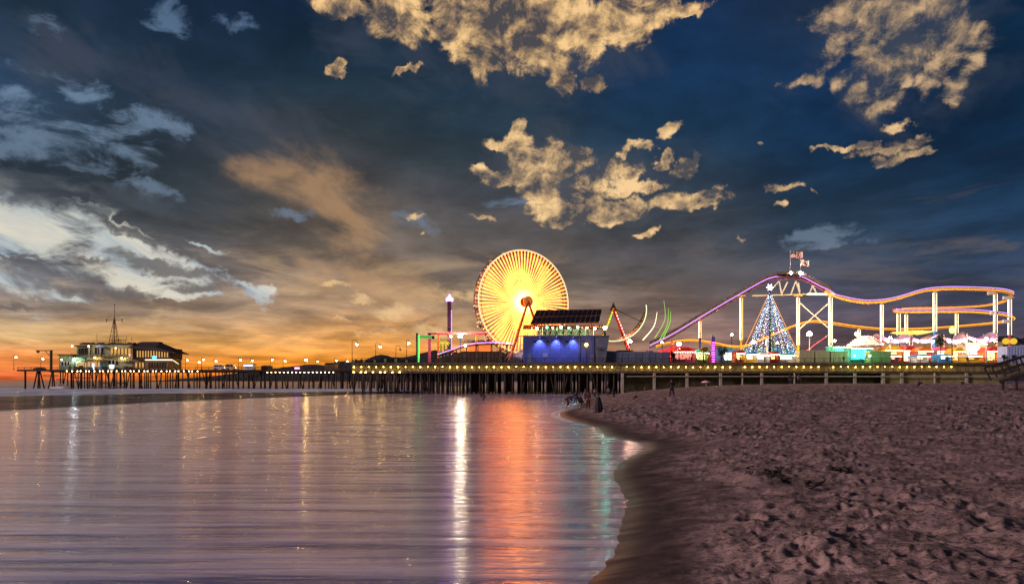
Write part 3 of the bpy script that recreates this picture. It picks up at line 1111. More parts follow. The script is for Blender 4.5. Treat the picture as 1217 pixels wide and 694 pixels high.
# west platform: single post, A-frames and landing beams
xp = hv(28, Y2)
M().tube([(xp, Y2 + 1, -1), (xp, Y2 + 1, 7.3)], 0.36, 9).build('pile', wood, np_)
xa = hv(44, Y2)
for dx in (-2.3, -0.4, 0.4, 2.2):
    M().tube([(xa + dx * 0.25, Y2 + 1, 7.2), (xa + dx * 1.1, Y2 + 1.2, -1)], 0.27, 8).build('raking_pile', wood, np_)
xa = hv(59, Y2)
for dx in (-1.6, 0.2, 1.4):
    M().tube([(xa + .6 + dx * 0.1, Y2 + 1, 7.2), (xa + dx, Y2 + 1.2, -1)], 0.25, 8).build('raking_pile', wood, np_)
for (a, b, z) in ((66, 80, 3.6), (50, 68, 5.2), (86, 108, 4.3), (118, 146, 2.1), (176, 210, 3.0)):
    M().box((hv(a, Y2), Y2 + .4, z), (hv(b, Y2), Y2 + .75, z + .35)).build('landing_beam', wood, np_)
M().box((hv(112, Y2), Y2 - 2, 0.5), (hv(150, Y2), Y2 + .3, 0.95)).build('landing_stage', wood2, np_)
# lamps below the deck
b0 = M().ball((0, 0, 0), 0.17, 8, 6).build('lamp_bulb', L_small, np_, org=Vector((0, 0, 0)))
spots = [(hv(318 + 4.9 * i, Y2), Y2 - .34, 6.72) for i in range(17)]
spots += [(hv(80 + 5.3 * i + (i * 37 % 5) * .5, Y2), Y2 - .34, 7.2) for i in range(30)]
b0.location = Vector(spots[0]) - BASE[np_.name]
repeat(b0, np_, [Vector(s) - Vector(spots[0]) for s in spots[1:]])
# hanging store below the deck
M().box((hv(295, Y2), Y2 + .2, 5.7), (hv(308, Y2), Y2 + 4, 7.08)).build('hanging_store', wood, np_)


# ---------------------------------------------------------------- hills behind
def hill(name, prof, d, depth, seed, col):
    """prof: (x metres, crest height) ; a ridge with spurs running towards the sea"""
    xs_ = np.linspace(prof[0][0], prof[-1][0], 260)
    hs = np.interp(xs_, [p[0] for p in prof], [p[1] for p in prof])
    t = np.linspace(-1, 1, 26)
    Xg, Tg = np.meshgrid(xs_, t)
    H = np.broadcast_to(hs, Xg.shape)
    spur = fbm(Xg / 260 + seed, Tg * 2 + seed, 4)
    z = H * (1 - np.abs(Tg) ** 1.4) * (1 - 0.8 * np.abs(Tg) * spur) + (fbm(Xg / 60 + seed, Tg * 6, 3) - .45) * H * .22
    z = np.where(np.abs(Tg) > .97, -20, z)
    o = grid_mesh(name, Xg, d + Tg * depth, z, mat(name + '_scrub', col, 0.95, var=0.3, scale=0.01))
    o['kind'] = 'structure'


dH = 4200.0
hp = [(250, 448), (300, 441), (330, 437), (352, 435), (380, 432), (392, 433), (405, 428), (418, 431), (432, 427), (455, 421), (468, 424), (482, 424), (500, 420), (520, 416), (545, 418),
      (580, 421), (620, 418), (680, 424), (760, 420), (860, 414), (960, 418), (1060, 414), (1140, 408), (1170, 403), (1190, 399), (1217, 401), (1260, 394), (1500, 390), (1900, 392)]
hill('hills', [(hv(a, dH), hz(b, dH)) for a, b in hp], dH, 700, 3, (40, 40, 44))

# ---------------------------------------------------------------- buildings at the end of the narrow pier
YB = 281.6


def win_row(parent, x0, x1, z0, z1, n, y, gm, fm=None, gap=0.25):
    w_ = (x1 - x0) / n
    for i in range(n):
        a = x0 + i * w_ + gap * .5
        b = x0 + (i + 1) * w_ - gap * .5
        f = M()
        t_ = 0.09
        f.box((a, y - .10, z0), (b, y - .002, z0 + t_)).box((a, y - .10, z1 - t_), (b, y - .002, z1)).box((a, y - .10, z0 + t_), (a + t_, y - .002, z1 - t_)).box((b - t_, y - .10, z0 + t_), (b, y - .002, z1 - t_))
        fo = f.build('window', fm or white, parent)
        M().box((a + t_, y - .05, z0 + t_), (b - t_, y - .012, z1 - t_)).build('pane', gm, fo)


# low green store
x0, x1 = hv(70, YB), hv(87, YB)
b1 = thing('store_building', 'low dark green store with a flat roof left of the two storey pier building', 'building', ((x0 + x1) / 2, YB + 4, ZD))
M().box((x0, YB, ZD + .003), (x1 - .05, YB + 9, hz(422.3, YB))).build('wall', greenp, b1)
M().box((x0 - .4, YB - .4, hz(422.3, YB) + .003), (x1 - .05, YB + 9.3, hz(421, YB))).build('roof', rust, b1)
win_row(b1, x0 + .8, x1 - 1.2, ZD + 1.6, ZD + 3.4, 3, YB, glassd)
M().box((x0 + 2.9, YB - .06, ZD + .01), (x0 + 3.9, YB - .003, ZD + 2.1)).build('door', rust, b1).location = (1.0, 0, 0)

# main two storey building
x0, x1 = hv(87, YB), hv(157, YB)
b2 = thing('pier_building', 'two storey green pier building with balconies, floodlights and a mast on its roof', 'building', ((x0 + x1) / 2, YB + 5, ZD))
zf = hz(424, YB)
M().box((x0, YB + .8, ZD + .003), (hv(103, YB), YB + 10, hz(423.6, YB))).build('wall', greenp, b2)
M().box((hv(103, YB) + .003, YB + .2, ZD + .003), (x1, YB + 10, hz(423.6, YB))).build('wall', sage, b2)
M().box((x0 + .4, YB + 1.6, hz(423.6, YB) + .003), (hv(107, YB), YB + 9.6, hz(411.4, YB))).build('wall', greenp, b2)
M().box((x0 - .1, YB + 1.0, hz(411.4, YB) + .003), (hv(107.5, YB), YB + 10, hz(410, YB))).build('roof', roofm, b2)
M().box((hv(109, YB), YB + .6, hz(423.6, YB) + .003), (x1 - .2, YB + 9.6, hz(409.5, YB))).build('wall', sage, b2)
M().box((hv(108.6, YB), YB + .3, hz(409.5, YB) + .003), (x1, YB + 10, hz(408.3, YB))).build('roof', roofm, b2)
M().box((x0 - .5, YB - .9, hz(424.4, YB)), (hv(150, YB), YB + .59, hz(423.7, YB))).build('balcony', wood2, b2)
bp_ = M().box((x0 - .4, YB - .85, hz(423.7, YB) + .003), (x0 - .3, YB - .75, hz(420.2, YB))).build('balcony_post', wood2, b2)
repeat(bp_, b2, [(1.55 * i, 0, 0) for i in range(1, 14)])
M().box((x0 - .5, YB - .87, hz(420.3, YB)), (hv(150, YB), YB - .73, hz(419.9, YB))).build('balcony_rail', wood2, b2)
win_row(b2, x0 + 1.0, hv(103, YB) - .4, ZD + 1.0, ZD + 3.1, 2, YB + .8, L_win)
win_row(b2, hv(104, YB), hv(119, YB), ZD + 1.1, ZD + 3.4, 4, YB + .2, L_win)
win_row(b2, hv(128, YB), hv(141, YB), ZD + 1.8, ZD + 4.0, 3, YB + .2, glassd)
win_row(b2, x0 + 1.0, hv(105, YB), hz(421.5, YB), hz(413.4, YB), 4, YB + 1.6, glassd, wood2)
win_row(b2, hv(111, YB), hv(123, YB), hz(421.5, YB), hz(412.6, YB), 3, YB + .6, glassd, cream)
win_row(b2, hv(130, YB), hv(155, YB), hz(421.5, YB), hz(413.6, YB), 6, YB + .6, L_win, wood2)
M().box((hv(130, YB), YB - .15, ZD + .4), (hv(135.5, YB), YB + .197, ZD + 2.1)).build('notice_board', L_winw, b2)
for k_, ptx in enumerate((104.6, 117.6)):
    M().box((hv(ptx, YB), YB + .3, hz(423.6, YB) + .01), (hv(ptx + 1.6, YB), YB + .55, hz(411, YB))).build('pillar', cream, b2).location = (0, 1.0 * 0, 0)
for px, py, mt, r_ in ((90, 427.5, L_cool, .34), (87.5, 411.5, L_small, .26), (107, 411.5, L_small, .26), (114.5, 425, L_warm, .20), (146.5, 425.5, L_warm, .22), (139, 413.8, L_small, .18), (75, 427.5, L_small, .22), (155.5, 422, mat('pink_sign_light', (255, 120, 140), .5, var=0, emit=(255, 120, 150), es=5), .3)):
    h_ = M().box((hv(px, YB) - .12, YB - .75, hz(py, YB) - .08), (hv(px, YB) + .12, YB + .19, hz(py, YB) + .08)).build('lamp_housing', steel, b2)
    M().ball((hv(px, YB), YB - .95, hz(py, YB)), r_, 10, 8).build('bulb', mt, h_)
for px, mtt in ((119.0, bluep), (109.5, L_winw), (122.5, tealp)):
    M().box((hv(px, YB), YB - .03, ZD + .1), (hv(px + 2.2, YB), YB + .19, ZD + 2.6)).build('door', mtt, b2)
for i, px in enumerate((89, 91.5, 94, 97, 99, 101, 104, 110.5, 112, 115, 121, 126, 144, 146.5, 150, 153)):
    M().box((hv(px, YB), YB + 3, hz(409, YB)), (hv(px + 1.6 + (i % 3), YB), YB + 4.6, hz(407.5 - (i % 2), YB))).build('roof_unit', rust if i % 2 else steel, b2)
# clutter: lower awning, roof rail, stacked stores, ladders, a second balcony
M().slab([(hv(104, YB), YB - 1.5, ZD + 3.5), (hv(127, YB), YB - 1.5, ZD + 3.5), (hv(127, YB), YB + .19, ZD + 4.1), (hv(104, YB), YB + .19, ZD + 4.1)], .08).build('awning', rust, b2)
M().slab([(hv(142, YB), YB - 1.3, ZD + 3.3), (hv(156, YB), YB - 1.3, ZD + 3.3), (hv(156, YB), YB + .19, ZD + 3.8), (hv(142, YB), YB + .19, ZD + 3.8)], .08).build('awning', wood2, b2)
for i in range(12):
    xx = hv(109, YB) + i * 1.35
    M().box((xx, YB + .5, hz(408.3, YB) + .003), (xx + .07, YB + .57, hz(405.8, YB))).build('roof_rail_post', rust, b2)
M().box((hv(109, YB), YB + .5, hz(405.8, YB) + .002), (hv(109, YB) + 14.95, YB + .57, hz(405.5, YB))).build('roof_rail', rust, b2)
for i, (px, w_, h_) in enumerate(((90, 1.6, 1.2), (96, 1.1, 1.7), (107, 1.4, .9), (124, 1.2, 1.4), (137, 1.8, .8), (149, 1.1, 1.5), (152, 1.4, 1.0))):
    M().box((hv(px, YB), YB - 1.2, ZD + .003), (hv(px, YB) + w_, YB - .2, ZD + h_)).build('stacked_store', (rust, wood2, slate)[i % 3], b2)
for px in (100.5, 128):
    M().beam((hv(px, YB), YB - .6, ZD + .1), (hv(px + 3, YB), YB - .6, hz(424.2, YB)), .12, .3).build('stair', wood2, b2)
# parasol on the balcony
ux = hv(119, YB)
um = thing('balcony_parasol', 'small pale blue parasol on the upper balcony of the pier building', 'parasol', (ux, YB - .2, hz(423.7, YB)))
M().tube([(ux, YB - .2, hz(423.6, YB)), (ux, YB - .2, hz(409.6, YB))], .05, 6).build('pole', white, um)
M().lathe((ux, YB - .2, hz(412.3, YB)), [(1.5, 0), (1.45, .1), (.7, .6), (.05, .95)], 12, False).build('canopy', mat('pale_blue_cloth', (176, 196, 240), .8, var=.05, emit=(176, 196, 240), es=.35), um)

# mast
mx, my = hv(136, YB + 4), YB + 4
zb = hz(408.3, YB)
ms = thing('signal_mast', 'tall signal mast with a crossarm and lattice foot on the roof of the pier building', 'mast', (mx, my, zb))
dk = M()
dk.box((hv(126.2, YB), my - 2, hz(408, YB)), (hv(140, YB), my + 2, hz(407.3, YB)))
for i in range(6):
    xx = hv(126.4 + i * 2.6, YB)
    for yy in (my - 1.95, my + 1.85):
        dk.box((xx, yy, hz(407.3, YB)), (xx + .1, yy + .1, hz(403.4, YB)))
for yy in (my - 1.95, my + 1.85):
    dk.box((hv(126.2, YB), yy, hz(403.4, YB)), (hv(140, YB), yy + .1, hz(402.9, YB)))
dk.build('platform', rust, ms)
lt = M()
hgt = hz(379, YB)
for dx, dy in ((-1.75, -1), (1.75, -1), (1.4, 1), (-1.4, 1)):
    lt.tube([(mx + dx, my + dy, hz(407, YB)), (mx + dx * .08, my, hz(377, YB))], .10, 6)
for i in range(5):
    t_ = i / 5
    z_ = hz(404, YB) * (1 - t_) + hgt * t_
    k_ = 1 - t_ * .95
    lt.beam((mx - 1.7 * k_, my - 1 * k_, z_), (mx + 1.7 * k_, my - 1 * k_, z_), .08)
    t2 = (i + 1) / 5
    z2 = hz(404, YB) * (1 - t2) + hgt * t2
    k2 = 1 - t2 * .95
    lt.beam((mx - 1.7 * k_, my - k_, z_), (mx + 1.7 * k2, my - k2, z2), .07)
lt.build('lattice', rust, ms)
M().tube([(mx, my, hz(407, YB)), (mx, my, hz(380, YB)), (mx + .05, my, hz(361.5, YB))], [.16, .14, .07], 8).build('pole', rust, ms)
M().beam((hv(126, my), my, hz(379.6, YB)), (hv(145.5, my), my, hz(379.4, YB)), .16).build('crossarm', rust, ms)
M().ball((mx + .05, my, hz(361, YB)), .25, 8, 6).build('finial', rust, ms)
tackle = M()
for ex in (119.8, 138.6):
    tackle.tube([(hv(ex, YB), my, hz(379, YB)), (mx, my, hz(368, YB))], .03, 4)
    tackle.box((hv(ex, YB) - .1, my - .1, hz(382, YB)), (hv(ex, YB) + .1, my + .1, hz(377.5, YB)))
tackle.build('stays', rust, ms)

# restaurant with the hipped roof
x0, x1 = hv(157, YB), hv(210, YB)
b3 = thing('pier_restaurant', 'pier end restaurant with a dark hipped roof sweeping down to the right and lit windows', 'building', ((x0 + x1) / 2, YB + 6, ZD))
M().box((x0 + .003, YB, ZD + .003), (hv(199, YB), YB + 12, hz(426.2, YB))).build('wall', mat('tan_wall', (150, 122, 80), .8, var=.15, scale=.6), b3)
M().box((x0 + .05, YB + 1.2, hz(426.2, YB) + .003), (hv(200, YB), YB + 12, hz(413.6, YB))).build('wall', brownw, b3)
M().box((x0 + .02, YB - 1.6, hz(427, YB)), (hv(212, YB), YB + 1.19, hz(426.25, YB))).build('terrace', wood2, b3)
win_row(b3, hv(160, YB), hv(199, YB), hz(424.6, YB), hz(416.4, YB), 12, YB + 1.2, L_win, wood2, .4)
za, ze = hz(407, YB), hz(415, YB)
rf = M()
A = [(hv(155, YB), YB - 1.5, ze + .8), (hv(187, YB), YB - 1.5, ze + .8), (hv(211, YB), YB - 1.5, hz(419.3, YB)), (hv(207, YB), YB + 13, hz(419.3, YB)), (hv(155, YB), YB + 13, ze + .8)]
ra, rb = (hv(157, YB), YB + 5.6, za + .4), (hv(183, YB), YB + 5.6, za + .3)
for q in ((A[0], A[1], rb, ra), (A[1], A[2], rb), (A[2], A[3], rb), (A[3], A[4], ra, rb), (A[4], A[0], ra)):
    rf.face(q)
B = [(p[0], p[1], p[2] - .28) for p in A]
rf.face(B[::-1])
for i in range(5):
    j = (i + 1) % 5
    rf.face((A[i], B[i], B[j], A[j]))
rf.build('roof', roofm, b3)
M().box((hv(161, YB), YB + 4, za - .2), (hv(183, YB), YB + 7, za + .55)).build('roof_ridge', roofm, b3)
for i in range(9):
    xx = hv(161 + i * 6.1, YB)
    M().box((xx, YB - 1.5, ZD + .01), (xx + .14, YB - 1.36, hz(427, YB) - .003)).build('terrace_post', wood2, b3)
tr_ = M().box((hv(175, YB), YB - 1.66, hz(428.3, YB)), (hv(207, YB), YB - 1.61, hz(427.2, YB))).build('strip_light', L_strip, b3)
M().beam((hv(207, YB), YB - 1.6, hz(427.6, YB)), (hv(214.5, YB), YB - 1.6, hz(432.6, YB)), .14).build('strip_light', L_strip, b3)
M().box((hv(183.5, YB), YB - 1.75, hz(426.3, YB)), (hv(188.5, YB), YB - 1.62, hz(423.2, YB))).build('blue_sign', L_sign, b3)
win_row(b3, hv(160, YB), hv(172, YB), ZD + .7, ZD + 3.0, 3, YB, L_win, wood2, .4)
win_row(b3, hv(176, YB), hv(198, YB), ZD + .7, ZD + 3.0, 7, YB, glassd, wood2, .4)
for px in (190, 194):
    M().beam((hv(px, YB), YB - 1.4, ZD + .2), (hv(px + 9, YB), YB - 1.4, hz(426.5, YB)), .1).build('stair_rail', wood2, b3)

# aerials and gulls on the roofs
for k_, (px, p0_, p1_) in enumerate(((106.5, 409, 396), (148.5, 409, 399), (142.3, 404, 398))):
    ax = hv(px, YB)
    an_ = tag(M().tube([(ax, YB + 5, hz(p0_, YB)), (ax, YB + 5, hz(p1_, YB))], .06, 6).beam((ax - .35, YB + 5, hz(p1_ + 2, YB)), (ax + .35, YB + 5, hz(p1_ + 2, YB)), .05).build('roof_aerial', steel, None, org=Vector((ax, YB + 5, hz(p0_, YB)))),
              ['thin aerial on the left roof of the pier building, well left of the mast', 'thin aerial on the pier building roof between the mast and the restaurant', 'short aerial beside the right corner of the mast platform'][k_], 'aerial', 'aerials on the pier building')

# davit crane on the west platform
gx = hv(60.8, YB)
cr_ = thing('davit_crane', 'black davit crane with a long level arm on the far left end of the pier', 'crane', (gx, YB, ZD))
M().box((gx - .35, YB - .35, ZD + .003), (gx + .35, YB + .35, hz(416.6, YB))).build('post', steel, cr_)
M().beam((hv(42.5, YB), YB, hz(416.6, YB)), (hv(63, YB), YB, hz(416.6, YB)), .3, .36).build('arm', steel, cr_)
M().beam((gx, YB, hz(425, YB)), (hv(54, YB), YB, hz(417, YB)), .16).build('brace', steel, cr_)
M().box((hv(44, YB), YB - .3, hz(419.2, YB)), (hv(46.5, YB), YB + .3, hz(417.2, YB))).build('hoist', steel, cr_)
M().tube([(hv(45.2, YB), YB, hz(419, YB)), (hv(45.2, YB), YB, hz(426, YB))], .04, 4).build('cable', steel, cr_)

# skiffs and clutter on the platform
kx = hv(46, YB)
sk = thing('upturned_skiff', 'upturned dark skiff on the far left platform below the crane arm', 'boat', (kx, YB, ZD))
sk_m = M()
ring = []
for i in range(9):
    t_ = i / 8
    xx = kx - 2.2 + 5.2 * t_
    wd = .95 * math.sin(math.pi * (.06 + .88 * t_)) ** .6
    hh_ = .75 * math.sin(math.pi * (.1 + .8 * t_)) ** .5
    ring.append([(xx, YB - wd, ZD + .02), (xx, YB - wd * .8, ZD + hh_ * .6), (xx, YB, ZD + hh_ + .2), (xx, YB + wd * .8, ZD + hh_ * .6), (xx, YB + wd, ZD + .02)])
for i in range(8):
    for j in range(4):
        sk_m.face((ring[i][j], ring[i + 1][j], ring[i + 1][j + 1], ring[i][j + 1]))
sk_m.face(ring[0])
sk_m.face(ring[-1][::-1])
sk_m.build('hull', wood, sk)
M().beam((kx - 2.2, YB, ZD + .98), (kx + 2.9, YB, ZD + .98), .09).build('keel', wood2, sk)

# motor boat moored under the pier
bx, by, bz = hv(73, 262), 262.0, 0.0
mb = thing('moored_boat', 'small white motor boat moored in front of the piles below the green store', 'boat', (bx, by, bz))
hl = M()
rings = []
for i in range(11):
    t_ = i / 10
    xx = bx - 3.6 + 7.2 * t_
    wd = 1.15 * (1 - max(0, (t_ - .55) / .45) ** 2.2) + .02
    sh = .95 + .45 * t_ * t_
    rings.append([(xx, by - wd, sh), (xx, by - wd * .86, .35), (xx, by - wd * .2, -.25), (xx, by + wd * .2, -.25), (xx, by + wd * .86, .35), (xx, by + wd, sh)])
for i in range(10):
    for j in range(5):
        hl.face((rings[i][j], rings[i + 1][j], rings[i + 1][j + 1], rings[i][j + 1]), True)
    hl.face((rings[i][5], rings[i + 1][5], rings[i + 1][0], rings[i][0]))
hl.face(rings[0])
hl.face(rings[-1][::-1])
hl.build('hull', white, mb)
M().prism([(bx - 1.2, 1.1), (bx + 1.3, 1.2), (bx + .8, 1.95), (bx - 1.0, 1.95)], by - .75, by + .75).build('cabin', white, mb)
M().prism([(bx - .9, 1.35), (bx + .95, 1.42), (bx + .72, 1.83), (bx - .85, 1.83)], by - .78, by - .753).build('cabin_window', glassd, mb)
M().tube([(bx - 3.6, by - 1.1, 1.0), (bx, by - 1.16, 1.22), (bx + 3.4, by - .2, 1.5)], .05, 6).build('gunwale', redp, mb)

# ---------------------------------------------------------------- crook lamps on the wide pier, plain lamps on the narrow pier
def crook_lamp(px, py_top, py_base, d, lit, label, grp, reach=6, r_=.27, m_=None, first=True):
    x = hv(px, d)
    z0 = ZD
    zt = hz(py_top, d)
    h = zt - z0
    rc = reach / F * d
    t = thing('street_lamp', label, 'street lamp', (x, d, z0), grp)
    M().lathe((x, d, z0 + .002), [(.24, 0), (.22, .25), (.12, .45), (.10, .8)], 10).tube([(x, d, z0 + .7), (x, d, zt - rc * .5)], [.085, .06], 8).build('pole', steel, t)
    arc = []
    for i in range(9):
        a = math.pi * i / 8
        arc.append((x + rc * .5 - rc * .5 * math.cos(a), d, zt - rc * .5 + rc * .5 * math.sin(a)))
    arc.append((x + rc, d, zt - rc * .5 - .25))
    M().tube(arc, .05, 6).build('arm', steel, t)
    sh = M().lathe((x + rc, d, zt - rc * .5 - .55), [(.36, 0), (.30, .12), (.10, .26), (.06, .34)], 12).build('lamp_shade', steel, t)
    M().ball((x + rc, d, zt - rc * .5 - .60), r_, 10, 8).build('bulb' if lit else 'globe', (m_ or L_warm) if lit else mat('unlit_globe', (170, 160, 140), .3, var=0), t)
    return t


G1 = 'crook armed street lamps along the wide pier'
crook_lamp(418.5, 403.5, 432, 172, True, 'crook armed street lamp at the left corner of the wide pier, tallest of its row', G1, 5.6)
crook_lamp(446.5, 406.5, 432, 173, True, 'lit crook armed street lamp above the dark railing, second from the pier corner', G1, 5.2)
crook_lamp(470.5, 410.5, 432, 174, False, 'unlit crook armed street lamp, third from the left corner of the wide pier', G1, 5.0)
crook_lamp(483.2, 403.5, 432, 172.5, True, 'lit crook armed street lamp just left of the green ride frame', G1, 2.6)

G2 = 'small lamps along the narrow pier'
lab2 = {18: 'lamp on the far left end of the narrow pier', 50: 'lamp beside the black crane on the far left platform', 222: 'first lamp right of the restaurant roof tip', 241: 'taller lamp over the left part of the open pier stretch',
        236: 'low lamp between two taller ones right of the restaurant', 256: 'lamp left of the white parked vans', 285: 'dark lamp post between the white van and the kiosk', 299: 'lamp right of the lit white kiosk',
        323: 'lamp above the start of the row of deck lights', 338: 'lamp left of the pier middle, over the hills', 363: 'brightest lamp of the narrow pier', 377: 'lamp just right of the brightest one on the narrow pier',
        399: 'lamp before the junction of the two piers', 412: 'last lamp where the narrow pier meets the wide one', 342 + 10: 'small low lamp over the hills left of the brightest lamp'}
for px, py in ((18, 424), (50, 426), (222, 427.5), (236, 430), (241, 427), (256, 428.5), (285, 427.5), (299, 428), (323, 427), (338, 428.5), (363, 427.5), (377, 429), (399, 428), (412, 429)):
    d_ = Y2 + 3 + (px % 3) * 2
    t_ = crook_lamp(px - 1.6, py - 2.6, 438, d_, True, lab2[px], G2, 2.4, .30 if px != 363 else .42, L_warm)

# vehicles and a kiosk on the narrow pier
def van(px, d, col, name, label, ln=4.6, h=2.1):
    x = hv(px, d)
    z = ZD
    t = thing(name, label, 'van', (x, d, z))
    poly = [(x - ln / 2, z + .45), (x + ln / 2, z + .45), (x + ln / 2, z + 1.15), (x + ln * .34, z + 1.3), (x + ln * .22, z + h), (x - ln * .42, z + h), (x - ln / 2, z + h - .5)]
    M().prism(poly, d - .9, d + .9).build('body', col, t)
    M().prism([(x + ln * .31, z + 1.32), (x + ln * .2, z + h - .12), (x + ln * .02, z + h - .12), (x + ln * .02, z + 1.32)], d - .93, d - .903).build('window', glassd, t)
    M().prism([(x - ln * .03, z + 1.32), (x - ln * .03, z + h - .12), (x - ln * .38, z + h - .12), (x - ln * .42, z + 1.32)], d - .93, d - .903).build('window', glassd, t)
    for sx in (-.32, .32):
        for sy in (-.86, .86):
            wm_ = M().tube([(x + sx * ln, d + sy - .1, z + .36), (x + sx * ln, d + sy + .1, z + .36)], .35, 12).build('wheel', steel, t)
            M().tube([(x + sx * ln, d + sy - .12, z + .36), (x + sx * ln, d + sy + .12, z + .36)], .18, 8).build('rim', white, wm_)
    M().box((x + ln / 2 - .02, d - .75, z + .75), (x + ln / 2 + .04, d - .45, z + .95)).build('headlight', L_small, t)
    M().box((x - ln / 2 - .04, d - .8, z + .75), (x - ln / 2 + .02, d - .6, z + 1.0)).build('tail_light', redp, t)
    return t


van(261, Y2 + 2.5, white, 'parked_van', 'white rounded van parked on the narrow pier, leftmost of three pale shapes')
van(274.5, Y2 + 2.8, cream, 'parked_van', 'cream van parked left of the lit white kiosk on the narrow pier', 4.4, 2.3)
x0, x1 = hv(286, Y2), hv(298, Y2)
kz = thing('pier_kiosk', 'white kiosk with a lit sign band on the narrow pier right of the vans', 'kiosk', ((x0 + x1) / 2, Y2 + 4, ZD))
M().box((x0, Y2 + 2.6, ZD + .003), (x1, Y2 + 5.6, ZD + 2.3)).build('wall', white, kz)
M().box((x0 - .2, Y2 + 2.2, ZD + 2.303), (x1 + .2, Y2 + 5.8, ZD + 2.5)).build('roof', slate, kz)
M().box((x0 + .2, Y2 + 2.50, ZD + 1.55), (x1 - .2, Y2 + 2.597, ZD + 2.15)).build('sign_band', L_winw, kz)
M().box((x0 + .4, Y2 + 2.3, ZD + .95), (x1 - .4, Y2 + 2.597, ZD + 1.05)).build('counter', wood2, kz)
# low sheds between lamps towards the junction
for k_, (a, b, hh_, lb) in enumerate(((305, 316, 1.5, 'low dark shed on the narrow pier right of the kiosk'), (345, 352, 1.2, 'small violet lit stall on the narrow pier over the hills'),
                                     (382, 398, 2.6, 'long dark shed on the narrow pier near the junction'))):
    sx0, sx1 = hv(a, Y2), hv(b, Y2)
    sh_ = thing('pier_shed', lb, 'shed', ((sx0 + sx1) / 2, Y2 + 6, ZD))
    M().box((sx0, Y2 + 5, ZD + .003), (sx1, Y2 + 8, ZD + hh_)).build('wall', brownw, sh_)
    M().slab([(sx0 - .2, Y2 + 4.6, ZD + hh_), (sx1 + .2, Y2 + 4.6, ZD + hh_), (sx1 + .2, Y2 + 8.3, ZD + hh_ + .5), (sx0 - .2, Y2 + 8.3, ZD + hh_ + .5)], .1).build('roof', roofm, sh_)
    if k_ == 1:
        M().box((sx0 + .2, Y2 + 4.9, ZD + .4), (sx1 - .2, Y2 + 4.997, ZD + 1.0)).build('light_panel', L_purple, sh_)
    else:
        M().box((sx0 + .5, Y2 + 4.92, ZD + .1), (sx0 + 1.4, Y2 + 4.997, ZD + min(1.3, hh_ - .1))).build('door', wood2, sh_)


# ---------------------------------------------------------------- ferris wheel
HUB = at(621, 359.5, 188)
RW = 61.0 / F * 188
TH = R(29)
UX = Vector((math.cos(TH), math.sin(TH), 0))
UN = Vector((math.sin(TH), -math.cos(TH), 0))
UZ = Vector((0, 0, 1))


def wp(a, r, n):
    return HUB + UX * (r * math.cos(a)) + UZ * (r * math.sin(a)) + UN * n


fw = thing('ferris_wheel', 'giant ferris wheel glowing gold, with rows of lit spokes round its hub', 'ferris wheel', (HUB.x, HUB.y, ZD))
ms_ = bpy.data.materials.new('spoke_lights')
ms_.use_nodes = True
ms_.node_tree.nodes.clear()
k = N(ms_.node_tree)
g = k.n('ShaderNodeNewGeometry')
dist = k.vmath('DISTANCE', g.outputs[0], tuple(HUB))
dot = k.noise(g.outputs[0], 1.2, 2, .5)
e = k.n('ShaderNodeEmission')
k.put(e.inputs[0], k.ramp(k.math('DIVIDE', dist, RW), [(0.0, lin((255, 170, 90))), (.3, lin((255, 132, 52))), (.75, lin((255, 122, 48))), (1, lin((255, 118, 50)))]))
k.put(e.inputs[1], k.math('MULTIPLY', k.sstep(k.math('DIVIDE', dist, RW), 0.03, .34, 17.0, 6.6), k.sstep(dot.outputs[0], .3, .7, .8, 1.25)))
o = k.n('ShaderNodeOutputMaterial')
k.put(o.inputs[0], e.outputs[0])
rim_l = glow_mat('rim_lights', (255, 206, 160), 1.6)
rim_d = mat('rim_steel', (92, 64, 54), .6, .2, var=.2)
gold = mat('orange_hub_paint', (196, 112, 54), .6, var=.12, scale=.6)
W2 = 1.35
for side, n in ((1, 80), (-1, 80)):
    for i in range(n):
        a = 2 * math.pi * (i + (0 if side > 0 else .5)) / n
        ta = Vector((0, 0, 0)) + UX * (-math.sin(a)) + UZ * math.cos(a)
        m_ = M()
        pts = []
        r0, r1 = 1.3, RW - .25
        w0, w1 = .07, (.165 if side > 0 else .075)
        th = .05
        off = W2 * side
        for (r_, w_) in ((r0, w0), (r1, w1)):
            c_ = wp(a, r_, off * (.55 if r_ < 2 else 1))
            pts.append([c_ - ta * w_ + UN * th, c_ + ta * w_ + UN * th, c_ + ta * w_ - UN * th, c_ - ta * w_ - UN * th])
        b_ = len(m_.v)
        m_.v += [tuple(p) for p in pts[0] + pts[1]]
        for q in ((0, 1, 2, 3), (7, 6, 5, 4), (0, 4, 5, 1), (1, 5, 6, 2), (2, 6, 7, 3), (3, 7, 4, 0)):
            m_.f.append(q)
            m_.smooth.append(False)
        m_.build('light_spoke', ms_, fw)
for side in (1, -1):
    ring = [wp(2 * math.pi * i / 96, RW, W2 * side) for i in range(96)]
    M().tube(ring, .16, 6, closed=True).build('rim', rim_l if side > 0 else rim_d, fw)
    ring = [wp(2 * math.pi * i / 96, RW - .7, W2 * side) for i in range(96)]
    M().tube(ring, .08, 5, closed=True).build('inner_rim', rim_d, fw)
for i in range(40):
    a = 2 * math.pi * i / 40
    M().beam(wp(a, RW, W2 - .05), wp(a + 2 * math.pi / 80, RW, -W2 + .05), .12).beam(wp(a, RW, -W2 + .05), wp(a + 2 * math.pi / 80, RW, W2 - .05), .09).build('cross_tie', rim_d, fw)
gcols = [mat('dusky_mauve_paint', (120, 84, 88), .6, var=.1), mat('dusky_brown_paint', (132, 108, 84), .6, var=.1)]
